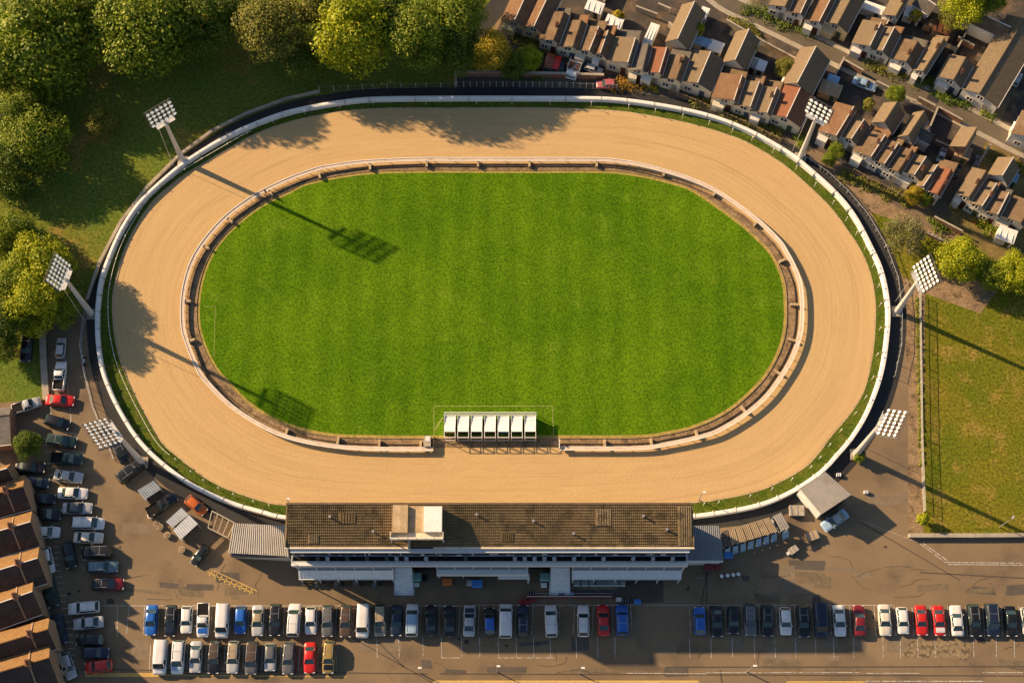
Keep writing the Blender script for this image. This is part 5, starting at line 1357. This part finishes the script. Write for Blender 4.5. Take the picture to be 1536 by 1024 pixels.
hedge([(760,52),(800,66),(820,78)], 1.3, 'olive', 'low scrub along the front of the yellow-walled houses', 15, .7)
hedge([(745,104),(775,108),(812,110)], 2.0, 'deep', 'dark hedge behind the brick wall under the golden tree', 16, 1.3)
hedge([(1100,30),(1116,40),(1140,56)], 1.3, 'olive', 'scrappy hedge below the street near the tan houses', 17, .8)
hedge([(1377,450),(1378,520),(1380,600),(1382,700)], .5, 'olive', 'thin weedy strip along the foot of the long pale fence', 18, .4)
hedge([(1398,330),(1412,342),(1424,350)], 1.4, 'deep', 'dark bushes beside the parked clutter at the end of the side street', 19, 1.0)

# ------------------------------------------------------------------ lamp posts, people, clutter
def lamp(px, py, h, label, arm=(1, 0)):
    p = P(px, py, h); t = thing('street_lamp', (p.x, p.y, 0), label, 'street lamp', 'lamp posts')
    m = MB(); m.tube([(0,0,0),(0,0,h*.5),(0,0,h)], [.10,.07,.05], 6); m.build('pole', steel, t, local=True)
    m = MB(); m.box((arm[0]*.25, arm[1]*.25, h+.05), (.5,.26,.14), math.atan2(arm[1], arm[0])); m.build('lamp_head', panel_l, t, local=True)
lamp(627,1001,6.5,'leftmost lamp post along the bottom kerb'); lamp(745,998.5,6.5,'lamp post at the bottom below the black hatchback with blue roof')
lamp(872,1001,6.5,'lamp post at the bottom below the white car with black splashes'); lamp(1130,998,6.5,'rightmost lamp post at the bottom of the car park')
lamp(1054,738,5,'thin lamp post on the grass strip right of the grandstand'); lamp(430,748,5,'thin lamp post at the left end of the grandstand roof')
lamp(1518,777,6,'pale lamp post at the bottom edge of the dry field',(.7,.7))
skin = plain('skin', (.45,.28,.19), .6); hair = plain('hair', (.03,.02,.015), .8)
def person(px, py, rz, shirt, label, walk=.25):
    """one continuous body grown from a jointed skeleton"""
    p = P(px, py, 0.06); t = thing('person', (p.x, p.y, .058), label, 'person', None, R(rz))
    J = [(0,0,.95),(0,0,1.2),(0,0,1.42),(0,0,1.52),(0,0,1.66), (0,.10,.9),(walk*.5,.10,.5),(walk*.9-.1,.10,.08),(walk*.9+.06,.10,.04), (0,-.10,.9),(-walk*.3,-.10,.5),(-walk*.9-.12,-.10,.10),(-walk*.9+.02,-.10,.04),
         (0,.20,1.40),(-.05,.27,1.12),(.08,.29,.88), (0,-.20,1.40),(.05,-.27,1.12),(.16,-.28,.90)]
    rad = [.15,.14,.15,.06,.10, .10,.065,.045,.04, .10,.065,.045,.04, .065,.045,.035, .065,.045,.035]
    E = [(0,1),(1,2),(2,3),(3,4),(0,5),(5,6),(6,7),(7,8),(0,9),(9,10),(10,11),(11,12),(2,13),(13,14),(14,15),(2,16),(16,17),(17,18)]
    me = bpy.data.meshes.new('body'); me.from_pydata(J, E, []); o = bpy.data.objects.new('body', me); col.objects.link(o); o.parent = t
    md = o.modifiers.new('skin', 'SKIN'); o.modifiers.new('sub', 'SUBSURF').render_levels = 1
    for v, r_ in zip(me.skin_vertices[0].data, rad): v.radius = (r_, r_)
    me.skin_vertices[0].data[0].use_root = True
    me.materials.append(shirt)
    m = MB(); 
    for k in range(5):
        z0 = 1.655+.02*k
    m.tube([(0,0,1.70),(-.02,0,1.745),(-.02,0,1.785)], [.10,.095,.04], 8); m.build('hair', hair, t, smooth=True, local=True)
    return t
person(399,291,40,plain('dark_clothes',(.02,.025,.04),.9),'person in dark clothes walking on the sand beside the upper left rail')
person(1047,868,90,plain('grey_clothes',(.2,.2,.22),.9),'person in grey standing under the blue-grey lean-to', .1)
person(1031,884,0,plain('black_clothes',(.02,.02,.02),.9),'person in black standing right of the grandstand awning', .1)
person(165,668,200,plain('dark_clothes',(.02,.025,.04),.9),'person in dark clothes walking beside the left floodlight tower')

# table rows under the right awning, bins, barriers and stores by the stand
pb = plain('pale_table', (.44,.52,.50), .5); bin_g = plain('bin_green', (.04,.09,.07), .6)
GT = 'stacked tables along the right awning'
for i, x in enumerate([865,877,889,897,906,915,925,933]):
    p = P(x, 875, .8); t = thing('folded_table', (p.x, p.y, 0), '%s pale green folded table from the left along the right awning' % ORD[i], 'table', GT, rnd.uniform(-.1,.1))
    m = MB(); m.box((0,0,.72),(1.0,.8,.07)); m.box((0,-.3,1.0),(.9,.06,.5)); m.build('top', pb, t, local=True)
    for sx in (-.4, .4):
        for sy in (-.3, .3): m = MB(); m.tube([(sx,sy,0),(sx*.9,sy,.69)], .03, 5); m.build('leg', steel, t, local=True)
GU = 'dark stored chairs along the left awning'
for i in range(14):
    x = 456+i*9.6; p = P(x, 876+rnd.uniform(-1,1), .4); t = thing('stacked_chair', (p.x, p.y, 0), '%s dark chair from the left under the left awning' % ORD[i], 'chair', GU, rnd.uniform(-.5,.5)-1.57)
    c_ = plain('chair_%d' % (i % 3), [(.03,.035,.03),(.10,.07,.03),(.2,.2,.18)][i % 3], .6)
    m = MB(); m.box((0,0,.45),(.55,.55,.08)); m.build('seat', c_, t, local=True)
    m = MB(); m.box((-.25,0,.75),(.07,.55,.55)); m.build('backrest', c_, t, local=True)
    for sx in (-.22,.22):
        for sy in (-.22,.22): m = MB(); m.tube([(sx,sy,0),(sx,sy,.42)], .025, 4); m.build('leg', steel, t, local=True)
def wheelie(px, py, mat, label, s=1.0):
    p = P(px, py, .8); t = thing('refuse_bin', (p.x, p.y, 0), label, 'bin'); t.scale = (s,)*3
    m = MB(); m.hexa([Vector(q) for q in ((-.5,-.35,.15),(.5,-.35,.15),(.5,.35,.15),(-.5,.35,.15),(-.62,-.45,1.1),(.62,-.45,1.1),(.62,.45,1.1),(-.62,.45,1.1))]); m.build('bin_body', mat, t, local=True)
    m = MB(); m.hexa([Vector(q) for q in ((-.66,-.5,1.1),(.66,-.5,1.1),(.66,.5,1.1),(-.66,.5,1.1),(-.5,-.35,1.28),(.5,-.35,1.28),(.5,.42,1.3),(-.5,.42,1.3))]); m.build('lid', mat, t, local=True)
    for sx in (-.4,.4): m = MB(); m.tube([(sx,-.3,.1),(sx+.1,-.3,.1)], .1, 8); m.build('wheel', tyre, t, local=True)
teal_b = plain('teal_tarp', (.16,.30,.28), .5, var=.3)
wheelie(624,866,teal_b,'teal covered bin in the left doorway of the grandstand',1.3); wheelie(634,867,tyre,'black bin beside the teal covered bin',1.0); wheelie(625,876,panel_l,'white-lidded small bin in front of the teal one',.6)
wheelie(818,866,teal_b,'teal covered bin in the right doorway of the grandstand',1.3); wheelie(816,877,panel_l,'small white bin in front of the right doorway',.7)
wheelie(671,873,plain('orange_tarp',(.5,.14,.03),.6),'orange covered bin under the central canopy',1.1); wheelie(716,876,plain('blue_tarp',(.04,.18,.5),.5),'bright blue bin standing under the central canopy',1.2); wheelie(706,874,steel,'grey bin left of the bright blue one',.9)
wheelie(1092,833,plain('blue_tarp',(.04,.18,.5),.5),'bright blue bin beside the leftmost canopy bay',1.0); wheelie(1063,851,plain('maroon_tarp',(.15,.02,.03),.5),'maroon bin left of the pale sacks by the lean-to',1.0); wheelie(1076,850,plain('maroon_tarp',(.15,.02,.03),.5),'maroon bin right of the pale sacks by the lean-to',.9); wheelie(956,902,plain('blue_tarp',(.04,.18,.5),.5),'bright blue bin at the end of the red barrier line',.8)
GP = 'barrel planters and stones along the lower left kerb'
for i, (x, y) in enumerate([(226,773),(235,785),(240,790),(251,802),(273,824)]):
    p = P(x, y, .4); t = thing('kerb_planter', (p.x, p.y, 0), '%s pale stone tub along the curved lower left kerb' % ORD[i], 'planter', GP)
    m = MB(); m.tube([(0,0,0),(0,0,.3),(0,0,.6)], [.4,.55,.5], 9); m.build('tub', conc_m if i else white_m, t, local=True)
    m = MB(); m.tube([(0,0,.6),(0,0,.64)], [.42,.3], 9); m.build('soil', soil_m, t, local=True)
for i, x in enumerate([1082,1091,1099.5,1107]):
    p = P(x, 864-i*.9, .4); t = thing('white_bollard', (p.x, p.y, 0), '%s white topped bollard from the left below the lean-to' % ORD[i], 'bollard', 'bollards below the lean-to')
    m = MB(); m.tube([(0,0,0),(0,0,.7)], [.28,.24], 8); m.build('base', tyre, t, local=True); m = MB(); m.tube([(0,0,.7),(0,0,.85)], [.32,.22], 8); m.build('cap', white_m, t, local=True)
# red barrier and hose line in front of the stand
redm = plain('barrier_red', (.35,.02,.03), .5)
t = thing('red_barrier', P(795, 896), 'long low red and white barrier lying in front of the grandstand', 'barrier')
a, b = P(790,895,.5), P(921,895,.5); m = MB(); m.bar(a, b, .14, .14); m.build('rail', redm, t)
m = MB(); m.bar(a+Vector((0,.08,.09)), b+Vector((-.3,.08,.09)), .07, .07); m.build('stripe', rail_white, t)
m = MB(); q0, q1 = P(796,889.5,.3), P(920,889.5,.3); m.bar(q0, q1, .07, .07); m.build('back_rail', steel, t)
for k in range(8): m = MB(); q = a.lerp(b, k/7); m.box((q.x, q.y, .25), (.12,.5,.5)); m.build('foot', redm, t)
for i, (x, y, lab) in enumerate([(780,902,'first heap of red plastic barriers left of the long red barrier'),(788,903,'second heap of red plastic barriers, middle of the three'),(798,902,'third heap of red plastic barriers nearest the long rail')]):
    p = P(x, y, .2); t = thing('barrier_heap', (p.x, p.y, 0), lab, 'barriers', 'red barrier heaps')
    m = MB()
    for k in range(7): m.box((rnd.uniform(-.4,.4), rnd.uniform(-.3,.3), .1+.07*k), (.8,.12,.12), rnd.uniform(-1,1))
    m.build('barrier', redm, t, local=True)
for i, (x, y, s, mt, lab) in enumerate([(796,890,.6,tyre,'black tool box at the left end of the long red barrier'),(842,890,.6,plain('navy_box',(.03,.05,.14),.5),'navy crate in the middle of the long red barrier'),(857,890,.5,plain('blue_box',(.2,.28,.45),.5),'blue crate right of the navy crate'),(928,899,.6,panel_l,'white crate at the right end of the red barrier'),(938,901,.6,tyre,'black crate right of the white one'),(1262,808-42,.5,panel_l,'white crate in the shade of the square workshop'),(1258,712,.5,panel_l,'white crate behind the square workshop'),(1299,738,.45,panel_l,'white crate at the corner of the brown path'),(1219,803,1.3,tan_roof,'tan pallet stack on the sunlit ground left of the workshop'),(1190,824,1.0,conc_m,'grey pallet at the edge of the canopy shade'),(1183,829,.5,panel_l,'small white tub beside the grey pallet'),(1196,765,1.6,conc_m,'mossy concrete slab between the workshop and the detached bay'),(757,94+17,.6,white_m,'round white tank beside the brick wall and hedge')]):
    p = P(x, y, s*.5); t = thing('storage_crate', (p.x, p.y, 0), lab, 'crate', None, R(rnd.choice((0, 20, 35)) if i > 4 else 0)); h = min(s, .8)
    m = MB(); m.box((0,0,h/2+.02),(s*1.4,s,h)); m.build('crate', mt, t, local=True)
    m = MB()
    for k in (-.45,0,.45): m.box((k*s*1.3,0,h+.05),(.1*s,s*1.04,.05))
    m.build('slat', steel, t, local=True)
t = thing('motorbike', P(127,540), 'dark motorbike standing by the railing on the shaded left road', 'motorbike', None); p = P(127,540,.5); t.location = (p.x,p.y,0)
for y in (-.65,.65): m = MB(); m.tube([(-.07,y,.32),(.07,y,.32)], .32, 12); m.build('wheel', tyre, t, local=True)
m = MB(); m.tube([(0,-.7,.4),(0,-.2,.75),(0,.3,.8),(0,.75,.45)], [.08,.17,.2,.08], 7); m.build('frame', tyre, t, local=True)
m = MB(); m.box((0,-.25,.9),(.28,.7,.12)); m.build('seat', steel, t, local=True)
m = MB(); m.tube([(-.38,.5,1.02),(0,.55,1.05),(.38,.5,1.02)], .03, 5); m.build('handlebar', steel_l, t, local=True)

# ------------------------------------------------------------------ painted lines and patches
m = MB(); z = .022
def ln(a, b, w_=.1): m.strip(P(*a), P(*b), w_, z)
ln((215,908),(700,908),.12); ln((700,907),(1340,907),.1)
for x in [217,239,268,293,318,347,374,400,427,453,479,505,531,557,582,606,631.5,660,690,719,747,774,800,840,862,890,918,946,1034,1062,1088,1112.5,1138,1164,1191.5,1218,1245,1274]:
    ln((x,908),(x+(-2 if x < 900 else 2),951))
for x in [1311,1341,1368,1395,1421,1448,1474,1501,1528]: ln((x,908),(x+3,953))
for x in [565,598,634,662,692,719,747,774,800,825,864,896,922,1034,1066,1098,1131,1162,1193,1223,1250,1280,1324,1350,1376,1402,1460,1494,1521]: ln((x,955),(x+1,986))
ln((661,986),(690,986)); ln((747,986),(830,986))
for x in range(232, 520, 28): ln((x-6,966),(x-8,1004))
ln((176,907),(176,955)); ln((194,907),(190,950)); ln((150,908),(215,908)); ln((940,1009),(1060,1010)); ln((1060,1008),(1290,1008)); ln((1300,1009),(1380,1009)); ln((1474,1008),(1536,1008)); ln((1296,1021),(1474,1021),.14)
# road side ticks on the left
ts = spline([P(*q) for q in ((69,650),(74,690),(77,725),(80,760),(84,800),(85,840),(90,872),(96,905),(103,940),(107,975),(110,1005))], 14, False)
acc = 0
for i in range(1, len(ts)):
    acc += (ts[i]-ts[i-1]).length
    if acc > .8:
        acc = 0; a = ts[i]; m.strip(a-Vector((.45,-.05,0)), a+Vector((.45,.08,0)), .12, z)
ln((96,522),(103,596)); ln((104,600),(107,634)); ln((76,606),(77,632)); ln((82,644),(83,650)); ln((83,645),(118,652)); ln((88,673),(88,680)); ln((90,674),(128,679)); ln((91,698),(91,705)); ln((109,698),(109,706)); ln((121,839),(146,841)); ln((122,846),(126,855))
ln((1380,815),(1418,843),.12); ln((1384,814),(1422,841),.12); ln((1418,843),(1536,844),.12); ln((1422,846),(1536,847),.12); ln((1290,780),(1380,814),.06)
struct('parking_marking', m, line_m)
m = MB(); 
for dy in (0, 3): m.strip(P(128,1010+dy), P(240,1010+dy), .22, z); 
m.strip(P(240,1012), P(520,1014), .14, z); m.strip(P(650,1021), P(1048,1021), .2, z); m.strip(P(1180,1022), P(1300,1022), .2, z); m.strip(P(320,855), P(386,886), .12, z); m.strip(P(312,858), P(380,889), .12, z)
for k in range(9): m.strip(P(318+k*7.5, 857+k*3.4), P(314+k*7.5, 863+k*3.4), .2, z)
struct('yellow_marking', m, yline_m)
pm1 = nm('patch_pale', (.17,.135,.095), (.21,.165,.115), .6, None, fine=.25, fscale=5); pm2 = nm('patch_dark', (.085,.075,.065), (.11,.095,.08), .6, None, fine=.25, fscale=5)
pm3 = nm('patch_mid', (.135,.106,.071), (.165,.13,.086), .6, (.20,.157,.10), 1.5, .5, .7, .25, 5); prnd = random.Random(8)
for i, (x, y, w1, h1, mt) in enumerate([(1105,962,22,22,pm1),(1150,960,14,24,pm1),(1247,962,20,22,pm1),(1290,958,20,28,pm1),(1200,968,18,14,pm1),(210,973,26,32,pm1),(590,966,26,22,pm1),(548,968,18,20,pm1),(1000,975,30,14,pm1),(870,965,26,20,pm2),(880,890,110,12,pm2),(1180,868,24,40,pm1),(1140,940,40,20,pm2),(1330,748,60,18,pm1),(1430,970,16,20,pm1),(1345,966,30,22,pm1),(960,885,70,36,pm2),(760,1004,60,8,pm2),(300,880,40,10,pm2)]):
    sheet('asphalt_patch', [(x-w1/2,y-h1/2),(x+w1/2,y-h1/2+prnd.uniform(-1,1)),(x+w1/2+prnd.uniform(-1,1),y+h1/2),(x-w1/2,y+h1/2)], .010+.001*(i % 5), mt)
for i in range(46):
    x, y = (prnd.uniform(1060,1530), prnd.uniform(845,900)) if i % 3 == 0 else (prnd.uniform(500,1530), prnd.uniform(955,1008)) if i % 3 == 1 else (prnd.uniform(190,420), prnd.uniform(700,900))
    if x < 420 and (y < 860 - (x-190)*.0 and x > 150+(y-700)*1.2): continue
    w1, h1 = prnd.uniform(10,60), prnd.uniform(4,16); a_ = prnd.uniform(-.05,.05)*w1
    sheet('asphalt_patch', [(x-w1/2,y-h1/2-a_),(x+w1/2,y-h1/2+a_),(x+w1/2+prnd.uniform(-3,3),y+h1/2+a_),(x-w1/2+prnd.uniform(-3,3),y+h1/2-a_)], .0030+.0002*i, prnd.choice((pm1,pm2,pm3,pm3)))
# seams and tyre tracks
m = MB()
for a, b in [((500,940),(650,1024)),((570,965),(606,1000)),((1290,782),(1440,870)),((1080,1004),(1083,1024)),((660,1010),(1536,1013)),((1060,860),(1052,905)),((1060,845),(1060,905)),((1380,858),(1560,868)),((1000,1000),(1536,999)),((120,1003),(640,1010))]: m.strip(P(*a), P(*b), .16, .019)
for i in range(34):
    x, y = (prnd.uniform(1050,1530), prnd.uniform(850,905)) if i % 2 else (prnd.uniform(520,1530), prnd.uniform(954,1012))
    if i % 5 == 0: x, y = prnd.uniform(200,400), prnd.uniform(860,905)
    an = prnd.uniform(0, 6.28)
    for k in range(prnd.randint(3, 7)):
        an += prnd.uniform(-.5,.5); x2, y2 = x+math.cos(an)*prnd.uniform(5,14), y+math.sin(an)*prnd.uniform(3,8)
        m.strip(P(x, y), P(x2, y2), prnd.uniform(.04,.09), .019); x, y = x2, y2
struct('asphalt_seam', m, nm('seam', (.07,.06,.05), (.095,.08,.065), 1))
stain = nm('oil_stain', (.05,.045,.04), (.07,.06,.05), 1)
for i, (x, y, r_) in enumerate([(222,932,9),(232,936,6),(700,962,5),(806,965,4),(1310,925,3),(166,902,7),(118,886,3),(104,890,4),(180,820,3),(1328,820,3),(1472,960,8),(760,968,3),(690,958,4)]):
    sheet('oil_stain', [(x+r_*prnd.uniform(.5,1.2)*math.cos(k*.63), y+.8*r_*prnd.uniform(.5,1.2)*math.sin(k*.63)) for k in range(10)], .016, stain, 3)
# broken slabs at the right of the car park
sheet('broken_slabs', [(1366,960),(1400,962),(1452,958),(1458,975),(1448,990),(1420,986),(1380,986),(1352,984)], .015, nm('slab', (.20,.15,.09), (.27,.21,.13), 1.2, (.10,.075,.05), 1.6, .5, .6, .35, 3))
